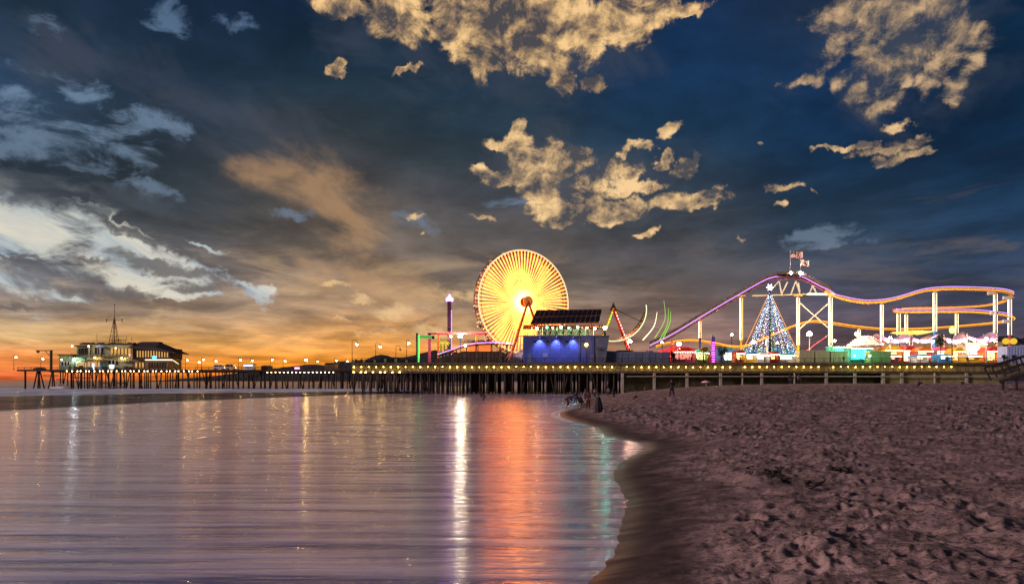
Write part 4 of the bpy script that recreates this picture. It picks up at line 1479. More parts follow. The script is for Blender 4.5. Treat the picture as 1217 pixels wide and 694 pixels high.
for i in range(20):
    a = 2 * math.pi * (i + .3) / 20
    c_ = wp(a, RW + .25, 0)
    ax = M().beam(c_ - UN * W2, c_ + UN * W2, .10)
    rr_ = .72
    gd = M()
    prof = [(.2, -1.75), (.6, -1.7), (rr_, -1.35), (rr_ + .05, -1.0), (rr_ - .05, -1.0), (.55, -1.5)]
    gd.lathe(c_, prof, 12)
    go = gd.build('gondola', gcols[i % 2], fw)
    cp = M()
    cp.lathe(c_, [(.05, .12), (.3, .05), (rr_ + .1, -.22), (rr_ + .05, -.28)], 12)
    for j in range(4):
        t_ = math.pi / 4 + j * math.pi / 2
        cp.tube([c_ + Vector((.6 * math.cos(t_), .6 * math.sin(t_), -1.05)), c_ + Vector((.6 * math.cos(t_), .6 * math.sin(t_), -.25))], .03, 5)
    cp.build('canopy', cream, go)
    ax.build('gondola_axle', rim_d, fw)
M().tube([HUB - UN * 2.9, HUB + UN * 3.0], .55, 14).build('axle', gold, fw)
M().tube([HUB + UN * 2.9, HUB + UN * 3.3], 1.45, 28).build('hub_disc', mat('orange_hub_added_glow', (196, 112, 54), .6, var=.12, emit=(200, 110, 50), es=.55), fw)  # front disc has an added glow so it shows against the spokes
M().tube([HUB - UN * 2.6, HUB - UN * 2.3], 1.45, 28).build('hub_disc', gold, fw)
M().tube([HUB + UN * 1.0, HUB + UN * 1.3], 1.35, 28).build('hub_disc', gold, fw)
for side, sn in ((1, 3.0), (-1, -2.7)):
    for sx in (-1, 1):
        top = HUB + UN * sn
        bot = HUB + UN * (sn + .9 * side) + UX * (sx * 6.6)
        bot.z = ZD
        M().tube([top, bot], [.34, .46], 10).build('support_leg', gold if side > 0 else rim_d, fw)
        M().box((bot.x - .9, bot.y - .9, ZD + .003), (bot.x + .9, bot.y + .9, ZD + .5)).build('footing', concrete, fw)
M().beam(HUB + UN * 3.4 - UX * 3.8 - UZ * 9.5, HUB + UN * 3.4 + UX * 3.8 - UZ * 9.5, .22).build('cross_brace', gold, fw)
pf = HUB.copy()
pf.z = ZD
M().box((pf.x - 6, pf.y - 6.2, ZD + .003), (pf.x + 6, pf.y - 1, ZD + 1.1)).build('boarding_platform', wood2, fw)

# ---------------------------------------------------------------- drop tower
dx_, dd = hv(534.3, 186), 186
dt = thing('drop_tower', 'slim dark drop tower with a purple lit crown and a string of purple lights', 'drop tower', (dx_, dd, ZD))
dm_ = M()
dm_.box((dx_ - .55, dd - .55, ZD + .003), (dx_ + .45, dd + .45, hz(358, dd)))
dm_.build('shaft', mat('dark_red_purple', (62, 26, 50), .5, var=.15), dt)
M().lathe((dx_, dd, hz(358, dd) + .003), [(.9, 0), (1.0, .25), (.95, .8), (.5, 1.1), (.1, 1.9)], 12).build('crown', L_purple, dt)
s0 = M().box((dx_ + .47, dd - .62, ZD + 1.2), (dx_ + .66, dd - .40, ZD + 1.62)).build('tower_light', L_violet, dt)
repeat(s0, dt, [(0, 0, .62 * i) for i in range(1, 22)])
M().box((dx_ - 1.3, dd - 1.3, ZD + 3), (dx_ + 1.2, dd - .56, ZD + 4)).build('car', redp, dt)
M().tube([(dx_, dd, hz(356, dd)), (dx_, dd, hz(352, dd))], .06, 6).build('finial', steel, dt)

# ---------------------------------------------------------------- frames of the small rides
gxa = hv(496.7, 178)
gf = thing('green_ride_frame', 'green lit gallows shaped ride frame left of the drop tower', 'ride frame', (gxa, 178, ZD))
M().box((gxa - .45, 177.6, ZD + .003), (gxa + .05, 178.4, hz(396, 178))).build('post', mat('dark_green_steel', (30, 60, 40), .5, var=.1), gf)
M().box((gxa + .06, 177.7, ZD + .4), (gxa + .42, 178.2, hz(398.4, 178))).build('lit_edge', L_green, gf)
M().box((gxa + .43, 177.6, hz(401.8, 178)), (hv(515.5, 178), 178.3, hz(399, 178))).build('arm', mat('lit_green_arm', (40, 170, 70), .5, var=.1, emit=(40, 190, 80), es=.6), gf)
M().box((hv(513.5, 178), 177.5, hz(402.6, 178)), (hv(516.8, 178), 178.5, hz(399.4, 178))).build('motor', steel, gf)

pxa = hv(510.5, 184)
pfm = thing('pink_ride_frame', 'pink ride frame with a long level orange lit beam reaching behind the ferris wheel', 'ride frame', (pxa, 184, ZD))
M().box((pxa - .35, 183.7, ZD + .003), (pxa + .35, 184.3, hz(396, 184))).build('post', pinkp, pfm)
M().box((pxa - .5, 183.7, hz(397.6, 184)), (hv(588, 184), 184.3, hz(395.6, 184))).build('beam', mat('red_beam', (190, 70, 60), .5, var=.1), pfm)
M().box((pxa + 2, 183.55, hz(395.5, 184)), (hv(588, 184), 183.69, hz(394.9, 184))).build('light_strip', L_pink, pfm)
for px in (521, 566, 584):
    M().box((hv(px, 184) - .25, 183.75, ZD + .003), (hv(px, 184) + .25, 184.25, hz(397.7, 184))).build('post', orangep, pfm)
M().slab([(hv(551, 184), 182, hz(406, 184)), (hv(582, 184), 182, hz(408, 184)), (hv(582, 184), 190, hz(402.5, 184)), (hv(551, 184), 190, hz(402.5, 184))], .2).build('roof', roofm, pfm)
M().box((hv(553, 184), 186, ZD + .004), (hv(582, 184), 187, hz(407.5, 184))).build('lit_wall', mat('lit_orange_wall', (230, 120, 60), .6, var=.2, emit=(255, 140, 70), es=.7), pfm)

# yellow sign board ride between them
yx = hv(523.5, 182)
ys = thing('yellow_slide', 'small yellow lit climbing frame beside the drop tower', 'play frame', (yx, 182, ZD))
for i in range(3):
    M().box((yx + i * .9, 181.6, ZD + .003), (yx + .3 + i * .9, 182.2, hz(404 + i, 182))).build('post', limep, ys)
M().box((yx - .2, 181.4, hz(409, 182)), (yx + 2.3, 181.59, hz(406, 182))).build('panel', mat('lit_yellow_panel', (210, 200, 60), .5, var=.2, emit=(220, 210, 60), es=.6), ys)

# low curved track with violet lights running in from the left
tr0 = [at(520, 421, 178), at(535, 416, 178), at(550, 410.5, 178), at(568, 407.6, 179), at(590, 407, 180), at(610, 408.5, 182)]
tk = thing('low_track', 'low curved ride track edged in violet light in front of the ferris wheel', 'ride track', (tr0[2].x, 178, ZD))
sp_ = spline(tr0, 8)
M().tube(sp_, .10, 6).build('rail', L_violet, tk)
M().tube([p + Vector((0, .9, .05)) for p in sp_], .12, 6).build('rail', purplep, tk)
M().tube([p + Vector((0, .45, -.45)) for p in sp_], .16, 6).build('spine', steel, tk)
for i in range(6, len(sp_), 6):
    p = sp_[i]
    M().tube([(p.x, p.y + .45, ZD), (p.x, p.y + .45, p.z - .45)], .14, 6).build('support', steel, tk)

# brown boarded building at deck front
x0, x1 = hv(517, 173), hv(595.4, 173)
bb = thing('boarded_arcade', 'long low dark brown building with a sloping left end in front of the ferris wheel', 'building', ((x0 + x1) / 2, 175, ZD))
bz1 = hz(418.3, 173)
M().prism([(x0, ZD + .003), (x1, ZD + .003), (x1, bz1), (hv(548, 173), bz1), (hv(530, 173), hz(423, 173)), (x0, hz(427, 173))], 173, 178).build('wall', brownw, bb)
M().box((hv(548, 173), 172.85, bz1 + .003), (x1 + .1, 178.1, bz1 + .15)).build('roof_edge', roofm, bb)
for i in range(16):
    xx = hv(522 + i * 4.7, 173)
    top = hz(419 if i > 5 else 427.4 - (i * .8), 173)
    M().box((xx, 172.93, ZD + .02), (xx + .88, 172.997, top)).build('wall_board', brownw if i % 3 else wood2, bb)
# mural stair tower with painted panel
x0, x1 = hv(595.6, 174), hv(600, 174)
mu = thing('painted_panel', 'narrow brightly painted panel between the brown building and the stairs', 'panel', ((x0 + x1) / 2, 174, ZD))
M().box((x0, 174, ZD + .003), (x1, 174.4, hz(418, 174))).build('board', white, mu)
for i, c_ in enumerate((bluep, pinkp, tealp, yellowp, orangep)):
    M().box((x0 + .08, 173.95, ZD + .15 + i * .5), (x1 - .08, 173.997, ZD + .6 + i * .5)).build('painted_square', c_, mu)
# white stairs
x0 = hv(600, 178)
stt = thing('white_staircase', 'white staircase with curved handrails rising to the blue stage building', 'staircase', (x0, 180, ZD))
for i in range(12):
    M().box((x0 + i * .38, 179, ZD + .003), (x0 + (i + 1) * .38 - .004, 181, ZD + .32 * (i + 1))).build('step', white, stt)
for y_ in (178.9, 181.05):
    pts = [(x0 + i * .38, y_, ZD + .32 * (i + 1) + 1.0 + .25 * math.sin(i * .5)) for i in range(13)]
    M().tube(pts, .06, 6).build('handrail', white, stt)
    for i in range(0, 12, 2):
        M().tube([(x0 + i * .38 + .1, y_, ZD + .3 * i), (x0 + i * .38 + .1, y_, ZD + .32 * (i + 1) + 1.0)], .04, 5).build('baluster', white, stt)

# ---------------------------------------------------------------- blue stage building with solar roof
dB = 172.6
xa, xb, xc = hv(622, dB), hv(706, dB), hv(724, dB)
sb = thing('stage_building', 'blue flat fronted building lit by blue spotlights with a terrace and a sloping solar roof', 'building', ((xa + xb) / 2, dB + 5, ZD))
zt = hz(399.5, dB)
M().prism([(xa, ZD + .003), (xb, ZD + .003), (xb, zt), (xa, zt)], dB, dB + 12).build('wall', navy, sb)
M().prism([(xb + .003, ZD + .003), (hv(719.5, dB), ZD + .003), (xc, zt), (xb + .003, zt)], dB + .15, dB + 12).build('side_wall', slate, sb)
for i, px in enumerate((632.2, 643, 654, 665, 676, 687, 697)):
    M().box((hv(px, dB), dB - .05, ZD + .01), (hv(px, dB) + .08, dB - .003, zt - .1)).build('wall_seam', slate, sb)
M().box((xa - .1, dB - .12, zt + .003), (xc + .1, dB + .2, zt + .2)).build('parapet', slate, sb)
for px in (641.5, 661, 681):
    x = hv(px, dB)
    h_ = M().box((x - .2, dB - .75, zt - .25), (x + .2, dB - .06, zt + .0)).build('spotlight', steel, sb)
    lt_ = bpy.data.lights.new('blue_spot', 'SPOT')
    lt_.energy = 2200
    lt_.color = (.36, .42, 1.0)
    lt_.spot_size = R(95)
    lt_.spot_blend = .8
    lt_.shadow_soft_size = .15
    lo = bpy.data.objects.new('spotlight_beam', lt_)
    C.objects.link(lo)
    lo.parent = h_
    lo.location = Vector((x, dB - .9, zt - .35)) - BASE[h_.name]
    lo.rotation_euler = (R(12), 0, 0)
    M().box((x - .15, dB - .72, zt - .30), (x + .15, dB - .45, zt - .253)).build('lens', glow_mat('blue_lens', (120, 130, 255), 4), h_)
# terrace posts, flat roof, solar array
for px in (632, 645, 662, 679, 696, 706):
    M().box((hv(px, dB) - .07, dB + 1.0, zt + .003), (hv(px, dB) + .07, dB + 1.14, hz(388.2, dB))).build('terrace_post', white, sb)
M().box((hv(622, dB), dB - .2, hz(388.2, dB) + .003), (hv(716, dB), dB + 9, hz(386.4, dB))).build('flat_roof', mat('rust_orange_paint', (170, 84, 48), .6, var=.15), sb)
M().box((hv(640, dB), dB + 7, zt + .003), (hv(705, dB), dB + 9, hz(388.2, dB))).build('back_wall', mat('lit_bar_wall', (210, 190, 150), .6, var=.3, scale=.8), sb)
c00, c10, c11, c01 = at(630, 385.4, dB), at(712, 383.3, dB), at(715.4, 367.3, dB + 5), at(637.5, 368.4, dB + 5)
c11 = at(715.4, 367.3, dB + 5)
fr_ = M().slab([c00, c10, c11, c01], .18).build('solar_frame', mat('copper_frame', (190, 120, 70), .5, var=.15), sb)
nc = 14
for i in range(nc):
    for j in range(2):
        u0, u1 = (i + .07) / nc, (i + .93) / nc
        v0, v1 = (.03, .49) if j == 0 else (.52, .97)
        def bl_(u_, v_):
            return (c00 * (1 - u_) + c10 * u_) * (1 - v_) + (c01 * (1 - u_) + c11 * u_) * v_ + Vector((0, -.02, .05))
        M().slab([bl_(u0, v0), bl_(u1, v0), bl_(u1, v1), bl_(u0, v1)], .045).build('solar_panel', mat('solar_cell', (24, 26, 34), .25, var=.1), sb)
for px in (640, 660, 685, 705):
    M().tube([(hv(px, dB), dB + 4, hz(386.4, dB)), (hv(px, dB), dB + 4, hz(372, dB))], .08, 6).build('array_strut', steel, sb)
M().beam(at(623, 390, dB + 1), at(640, 384.5, dB + 1), .2).build('truss', rust, sb)

lampcols = [(638, 390.5, L_warm, .30), (650, 389.2, L_teal, .26), (667, 389, L_tealbig, .30), (686.5, 388.8, L_tealbig, .28), (692, 389.2, L_red, .2), (707, 390.5, L_warm, .28), (657, 389.5, L_small, .2), (676, 389.5, L_small, .2), (698, 389.5, L_small, .2)]
for px, py, mt, r_ in lampcols:
    p = at(px, py, dB - .1)
    h_ = M().box((p.x - .08, p.y - .05, p.z), (p.x + .08, p.y + .05, hz(388.2, dB))).build('lamp_stem', steel, sb)
    M().ball(p, r_, 10, 8).build('bulb', mt, h_)
h_ = M().box((hv(719, dB) - .3, dB + .3, zt + .2), (hv(719, dB) + .3, dB + .6, hz(391, dB))).build('lamp_mast', steel, sb)
M().ball(at(719, 389.5, dB + .2), .42, 12, 8).build('bulb', glow_mat('aqua_flood', (150, 255, 236), 150), h_)

# doors, vents and a downpipe on the blue front
for px in (627, 701.5):
    M().box((hv(px, dB), dB - .05, ZD + .01), (hv(px, dB) + .95, dB - .003, ZD + 2.2)).build('door', slate, sb)
for px in (634, 649, 672, 692):
    M().box((hv(px, dB), dB - .08, zt - 1.5), (hv(px, dB) + .6, dB - .003, zt - 1.15)).build('vent', steel, sb)
M().tube([(hv(688.5, dB), dB - .12, ZD + .01), (hv(688.5, dB), dB - .12, zt - .1)], .06, 6).build('downpipe', slate, sb)
M().box((hv(645, dB), dB - .06, ZD + 1.5), (hv(651, dB), dB - .003, ZD + 2.5)).build('notice_board', mat('grey_board', (120, 124, 150), .6, var=.2), sb)

# post lamp in front
px_ = hv(697, 171)
pl2 = thing('post_lamp', 'lit globe on a thin post in front of the blue stage building', 'street lamp', (px_, 171.2, ZD))
M().lathe((px_, 171.2, ZD + .003), [(.16, 0), (.1, .3), (.06, .5)], 8).tube([(px_, 171.2, ZD + .4), (px_, 171.2, hz(411.5, 171))], .06, 6).build('pole', steel, pl2)
M().box((px_ - .25, 171.0, hz(411.5, 171) + .003), (px_ + .25, 171.4, hz(411.2, 171) + .05)).ball((px_, 171.2, hz(409.6, 171)), .42, 10, 8, 1.0).build('lantern', glow_mat('yellow_lantern', (255, 200, 90), 14), pl2)

# grey low buildings right of the stage
x0, x1 = hv(719.8, 174), hv(796, 174)
gb = thing('grey_service_building', 'long low blue grey service building right of the blue stage building', 'building', ((x0 + x1) / 2, 176, ZD))
M().prism([(x0, ZD + .003), (x1, ZD + .003), (x1, hz(418.5, 174)), (hv(737, 174), hz(417.4, 174)), (x0, hz(416.8, 174))], 174, 181).build('wall', slate, gb)
M().box((hv(735, 174), 173.8, hz(416.9, 174)), (hv(753, 174), 179, hz(416, 174))).build('roof_slab', roofm, gb)
for i in range(9):
    xx = hv(724 + i * 8, 174)
    M().box((xx, 173.94, ZD + .05), (xx + 1.55, 173.997, hz(419.5, 174))).build('wall_panel', slate if i % 2 else mat('blue_grey_panel', (86, 96, 120), .7, var=.1), gb)

# ---------------------------------------------------------------- swinging boat ride
dS = 196
ap = at(729, 366.5, dS)
sr = thing('swinging_boat_ride', 'swinging boat ride with a dark pointed top, one green and one pink lit leg', 'boat ride', (ap.x, dS, ZD))
legmat = {-1: (yellowp, L_green), 1: (redp, glow_mat('pink_white_bulbs', (255, 170, 170), 3.4))}
for sx, ex in ((-1, 703), (1, 754)):
    for dy in (-2.2, 2.2):
        ft = Vector((hv(ex, dS), dS + dy, ZD))
        M().tube([ap + Vector((0, dy * .5, 0)), ft], .28, 8).build('support_leg', legmat[sx][0], sr)
        if dy < 0:
            for i in range(16):
                t_ = (i + 1.2) / 18
                p = (ap + Vector((0, dy * .5 - .34, 0))).lerp(ft + Vector((0, -.34, 0)), t_)
                q = (ap + Vector((0, dy * .5 - .34, 0))).lerp(ft + Vector((0, -.34, 0)), t_ + .035)
                M().beam(p, q, .26).build('leg_light', legmat[sx][1] if i % 3 else L_amber, sr)
M().lathe((ap.x, dS, ap.z - .7), [(1.1, 0), (.9, .5), (.55, 1.2), (.12, 2.3)], 6, False).build('peak_cap', mat('dark_green_cap', (34, 52, 34), .6, var=.2), sr)
arm = M()
bo = M()
inn = M()
Rb = 39 / F * dS
ang = [R(-98 + i * 104 / 22) for i in range(23)]
for i, a_ in enumerate(ang):
    pass
sec = []
for i, a_ in enumerate(ang):
    t_ = i / 22
    u_ = abs(2 * t_ - 1)
    dep = .95 * (1 - u_ ** 2.5) + .1
    wd = 1.3 * (1 - u_ ** 3) + .12
    ca, sa = math.cos(a_), math.sin(a_)
    o_ = Vector((ap.x + Rb * ca, dS, ap.z + Rb * sa))
    n_ = Vector((ca, 0, sa))
    sec.append([o_ - n_ * dep + Vector((0, -wd, 0)), o_ + Vector((0, -wd * .5, 0)), o_ + Vector((0, wd * .5, 0)), o_ - n_ * dep + Vector((0, wd, 0))])
for i in range(22):
    for j in range(4):
        bo.face((sec[i][j], sec[i + 1][j], sec[i + 1][(j + 1) % 4], sec[i][(j + 1) % 4]), True)
bo.build('boat_hull', mat('boat_hull_brown', (96, 70, 52), .6, var=.2), sr)
M().tube([s[1] + Vector((0, -.1, 0)) for s in sec], .13, 6).build('prow_light_trail', glow_mat('pale_green_trail', (226, 255, 190), 1.8), sr)  # light trail of the swinging prow, built as a glowing strip
for i in (6, 15):
    M().beam(sec[i][0], ap, .16).build('hanger_arm', steel, sr)

# spinning ride, its curved light trails built as solid glowing arms
dA = 202
ca_ = at(772, 409, dA)
cr2 = thing('light_trail_ride', 'spinning ride with pale green light trails built as tall thin curved arms, right of the swinging boat', 'spinning ride', (ca_.x, dA, ZD))
M().lathe((ca_.x, dA, ZD + .003), [(5.2, 0), (5.2, .5), (2.2, .8), (1.4, 2.6), (1.0, 4.4)], 18).build('base', purplep, cr2)
gr_s = glow_mat('dim_green_trail', (190, 226, 120), 1.0)
gr_t = glow_mat('lime_trail', (150, 230, 70), 1.1)
for (tx, ty, mx_, my_, bx_, by_, dz, mm_) in ((781, 371, 777, 388, 764, 404, 2, L_strip), (789, 357, 790, 380, 778, 402, -2, gr_s), (797, 370, 796, 384, 788, 402, 3, gr_t), (794.5, 366, 793, 386, 784, 404, 4.5, gr_t)):
    pts = spline([at(bx_, by_, dA), at(mx_, my_, dA + dz * .5), at(tx, ty, dA + dz)], 10)
    M().tube(pts, [.16 * (1 - .7 * i / 20) for i in range(21)], 6).build('arm', mm_, cr2)

# ---------------------------------------------------------------- floodlight posts
def flood(px, py, d, r_, m_, label, polem, name='floodlight', base=ZD):
    x = hv(px, d)
    z = hz(py, d)
    t = thing(name, label, 'floodlight', (x, d, base), 'floodlights over the rides')
    M().lathe((x, d, base + .003), [(.3, 0), (.25, .3), (.14, .5)], 8).tube([(x, d, base + .4), (x, d, z - r_)], [.15, .11], 8).build('pole', polem, t)
    M().lathe((x, d, z - r_ - .1), [(.12, 0), (r_ * .8, .12), (r_ * .9, .3)], 12).build('lamp_shade', steel, t)
    M().ball((x, d, z), r_, 14, 10).build('bulb', m_, t)
    return t


L_f1 = glow_mat('flood_white', (255, 232, 206), 560)
L_f2 = glow_mat('flood_warm', (255, 206, 130), 900)
L_f3 = glow_mat('flood_pinkish', (255, 196, 170), 420)
flood(547, 400, 182, .50, L_f1, 'brilliant white floodlight on a blue pole left of the ferris wheel', bluep)
flood(748.5, 406, 192, .52, L_f3, 'brilliant white floodlight at the foot of the pink lit leg of the boat ride', steel)
flood(807, 409, 178, .46, L_f2, 'brilliant warm floodlight on a blue pole over the red tent', bluep)
flood(895, 407, 184, .42, L_f2, 'warm floodlight low at the left foot of the light tree', steel)
flood(962, 397, 186, .62, L_f2, 'largest star like golden floodlight between the two tall coaster columns', white)
flood(1018.5, 397, 188, .5, L_f2, 'golden floodlight above the domed kiddie ride', white)
flood(535.5, 400, 184, .28, L_warm, 'small warm floodlight against the drop tower shaft', steel)
flood(553, 411, 176, .28, L_warm, 'small yellow floodlight above the brown building', yellowp)
flood(1152, 402, 184, .34, L_f2, 'warm floodlight between the two right pink canopies', white)
flood(1058, 402, 182, .34, L_f3, 'pinkish floodlight at the left end of the pink canopies', white)
flood(1172, 402.5, 183, .34, L_f3, 'pinkish floodlight near the right yellow column', white)
flood(924, 407.5, 178, .26, L_f2, 'small warm floodlight at the right foot of the light tree', steel)
flood(992, 405, 182, .26, L_f2, 'small warm floodlight left of the domed kiddie ride', steel)
flood(787, 407, 184, .26, L_f3, 'small pinkish floodlight left of the red pylon', steel)
flood(869.6, 398, 210, .30, L_f2, 'small distant floodlight left of the light tree', steel)
flood(595 + 8, 408, 184, .26, L_warm, 'small floodlight at the foot of the ferris wheel', steel)

# ---------------------------------------------------------------- the roller coaster
rc = thing('roller_coaster', 'steel roller coaster with violet and amber lit track on tall white columns', 'roller coaster', (hv(1000, 198), 200, ZD))


def P3(l):
    return [at(*q) for q in l]


T1 = P3([(772, 411, 206), (800, 397, 205), (840, 373, 203), (880, 349.5, 201), (905, 335.5, 200), (918, 330.5, 199), (930, 329, 198), (945, 329, 198), (955, 330.5, 198), (968, 337, 197), (980, 343.5, 196), (990, 349, 196), (1000, 352.5, 195), (1012, 355.5, 195), (1028, 357.5, 195),
         (1045, 356.8, 195), (1060, 354.5, 195), (1075, 350.5, 195), (1090, 345.8, 195), (1105, 342.9, 195), (1125, 341.6, 195), (1150, 341.8, 196), (1178, 343, 198), (1194, 345, 201), (1202, 348.5, 206), (1199, 354, 212), (1185, 359, 217), (1160, 362.5, 220), (1120, 364, 221), (1085, 364.5, 219),
         (1067, 365.5, 214), (1062, 367, 208), (1066, 368.3, 202), (1085, 368.6, 199), (1120, 368.4, 198), (1155, 368.8, 199), (1185, 371.5, 203), (1201, 375, 208), (1200, 379, 213), (1185, 382, 217), (1150, 385.5, 219), (1110, 388.5, 219), (1075, 389.8, 217), (1045, 389.4, 214), (1015, 386.6, 211),
         (985, 382.2, 209), (965, 380.4, 208), (948, 384, 207), (925, 393, 207), (903, 402.5, 207), (885, 409.5, 207), (868, 410, 207), (845, 405.5, 207), (822, 402.8, 207), (800, 404.8, 208), (780, 410.5, 210)])
path = spline(T1, 6)
nP = len(path)


def frames(path):
    out = []
    for i, p in enumerate(path):
        d = (path[min(i + 1, len(path) - 1)] - path[max(i - 1, 0)])
        h = Vector((d.x, d.y, 0))
        if h.length < 1e-6:
            h = Vector((1, 0, 0))
        s = Vector((-h.y, h.x, 0)).normalized()
        out.append((p, d.normalized(), s))
    return out


fr = frames(path)
GA = .62
yel = mat('golden_track_glow_paint', (226, 158, 60), .45, var=.12, emit=(255, 170, 50), es=.35)  # yellow paint with an added glow for the lamplit look
redt = mat('plum_rail_paint', (140, 70, 110), .45, var=.1)
M().tube([p + s * GA for p, d, s in fr], .11, 6).build('rail', redt, rc)
M().tube([p - s * GA for p, d, s in fr], .11, 6).build('rail', redt, rc)
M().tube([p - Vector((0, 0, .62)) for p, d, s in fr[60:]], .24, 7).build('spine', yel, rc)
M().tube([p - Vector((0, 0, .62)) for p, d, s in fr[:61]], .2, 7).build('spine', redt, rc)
tieM = M()
n_t = 0
for i in range(0, nP, 1):
    p, d, s = fr[i]
    q = path[min(i + 1, nP - 1)]
    for u_ in (0, .5):
        c_ = p.lerp(q, u_)
        t_ = M().beam(c_ + s * GA, c_ - Vector((0, 0, .6)), .09).beam(c_ - s * GA, c_ - Vector((0, 0, .6)), .09)
        if n_t % 3 == 0:
            t_.build('tie', yel if i > 60 else redt, rc)
        n_t += 1
# lights along the rails: violet above, amber on the low runs
seg = [(0, 66, L_violet), (66, 140, L_violet), (140, 200, L_violet)]
def near(i):
    p, d, s = fr[i]
    return p + s * (GA + .16) * (-1 if s.y > 0 else 1) + Vector((0, 0, .10))
iv = [i for i in range(nP)]
e1 = 24 * 6
M().tube([near(i) for i in range(0, e1)], .09, 5).build('violet_light_strip', L_violet, rc)
M().tube([near(i) for i in range(31 * 6, 37 * 6)], .08, 5).build('violet_light_strip', L_violet, rc)
M().tube([near(i) + Vector((0, 0, -.55)) for i in range(10 * 6, e1)], .07, 5).build('amber_light_strip', L_amber, rc)
M().tube([near(i) + Vector((0, 0, -.6)) for i in range(31 * 6, 38 * 6)], .09, 5).build('amber_light_strip', L_amber, rc)
M().tube([near(i) + Vector((0, 0, -.3)) for i in range(38 * 6, nP)], .10, 5).build('amber_light_strip', L_amber, rc)
M().tube([near(i) + Vector((0, 0, -.5)) for i in range(e1 + 6, 30 * 6)], .08, 5).build('amber_light_strip', L_amber, rc)
# covered catwalk on the lift hill and over the crest
cw = M()
top = []
for i in range(0, 64):
    p, d, s = fr[i]
    hh = 1.15 if i < 30 else 1.35
    top.append((p + s * 1.15 + Vector((0, 0, .55)), p - s * 1.15 + Vector((0, 0, .55)), p + s * 1.15 + Vector((0, 0, hh + .1)), p - s * 1.15 + Vector((0, 0, hh + .1))))
for i in range(63):
    a_, b_ = top[i], top[i + 1]
    cw.face((a_[0], b_[0], b_[2], a_[2]))
    cw.face((a_[1], b_[1], b_[3], a_[3]))
    cw.face((a_[2], b_[2], b_[3], a_[3]))
    cw.face((a_[0], b_[0], b_[1], a_[1]))
cw.build('lift_cover', mat('dull_grey_cover', (84, 76, 78), .7, var=.2), rc)
# columns
def column(px, top_py, d, botm, cut_py, wide=True, foot=430):
    x = hv(px, d)
    zt_ = hz(top_py, d)
    zc = hz(cut_py, d)
    r_ = .42 if wide else .30
    c_ = M().tube([(x, d, zc), (x, d, zt_)], r_, 12).build('column', white, rc)
    M().tube([(x, d, ZD), (x, d, zc - .004)], r_ + .02, 12).build('painted_base', botm, c_)
    M().box((x - r_ - .16, d - .09, zc), (x - r_ + .03, d + .09, zt_ - .5)).build('edge_light', L_strip, c_)
    M().box((x + r_ - .03, d - .09, zc), (x + r_ + .16, d + .09, zt_ - .5)).build('edge_light', L_strip if px > 900 else L_amber, c_)
    M().box((x - 1.2, d - .25, zt_ + .003), (x + 1.2, d + .25, zt_ + .3)).build('column_head', yel, c_)


for a in ((832, 380, 203.5, navy, 402, 0), (881, 352, 201, yellowp, 404, 0), (948.5, 352, 198.5, yellowp, 410, 0), (987, 351.5, 196.5, white, 410, 1), (1048, 360, 195.5, pinkp, 405, 0), (1111, 346, 195.3, bluep, 394, 1), (1183, 347, 199, yellowp, 396, 1), (1200, 354, 206.5, pinkp, 398, 1),
          (1068, 371, 209, bluep, 398, 1), (1077, 372, 203, bluep, 398, 0), (1137, 371, 199.4, yellowp, 398, 0), (1021, 390, 212.5, white, 410, 0), (912, 400, 208, white, 410, 0), (850, 408, 208, pinkp, 410, 0)):
    column(*a)
# cross bracing between the tall pair, crest truss
bA, bB = at(948.5, 352, 198.5), at(987, 351.5, 196.8)
def lo_(v, py):
    return Vector((v.x, v.y, hz(py, v.y)))
M().beam(lo_(bA, 358), lo_(bB, 392), .28).build('cross_brace', white, rc)
M().beam(lo_(bB, 358) + Vector((0, -.3, 0)), lo_(bA, 392) + Vector((0, -.3, 0)), .28).build('cross_brace', white, rc)
M().beam(lo_(bA, 424), lo_(bB, 396), .24).build('cross_brace', pinkp, rc)
M().beam(at(894, 351.5, 199), at(992, 348.8, 197), .34).build('truss_beam', cream, rc)
M().beam(at(960, 349.5, 196.9), at(992, 349.8, 196.6), .5).build('truss_beam', L_strip, rc)
vv = [(918, 350.5), (926, 335), (932, 350.2), (938, 350), (944, 335), (949, 350), (944, 335), (938, 350)]
for a, b in (((916, 345), (926, 334)), ((926, 334), (929, 349.5)), ((929, 349.5), (936, 335)), ((940, 349.5), (946, 334)), ((946, 334), (951, 349.5)), ((951, 349.5), (949, 336)), ((962, 349), (966, 339)), ((966, 339), (970, 348))):
    M().beam(at(a[0], a[1], 197.6), at(b[0], b[1], 197.6), .3).build('truss_web', white, rc)
M().slab([at(924, 327.5, 196.6), at(955, 327.5, 196.6), at(955, 326, 200.5), at(924, 326, 200.5)], .25).build('crest_platform', steel, rc)
for px, py in ((939.5, 325), (951.5, 325.5)):
    h_ = M().box((hv(px, 197) - .15, 196.9, hz(326.8, 197)), (hv(px, 197) + .15, 197.1, hz(325.2, 197))).build('lamp_foot', steel, rc)
    M().ball(at(px, py - .6, 197), .42, 10, 8).build('bulb', glow_mat('flag_light', (255, 230, 200), 420), h_)
for (px, py) in ((1178, 345.5), (1181, 369), (1196, 379), (1196, 351)):
    M().box(at(px - 3, py + 1, 198.8), at(px + 3, py + 5, 199.5)).build('walk_bracket', white, rc)

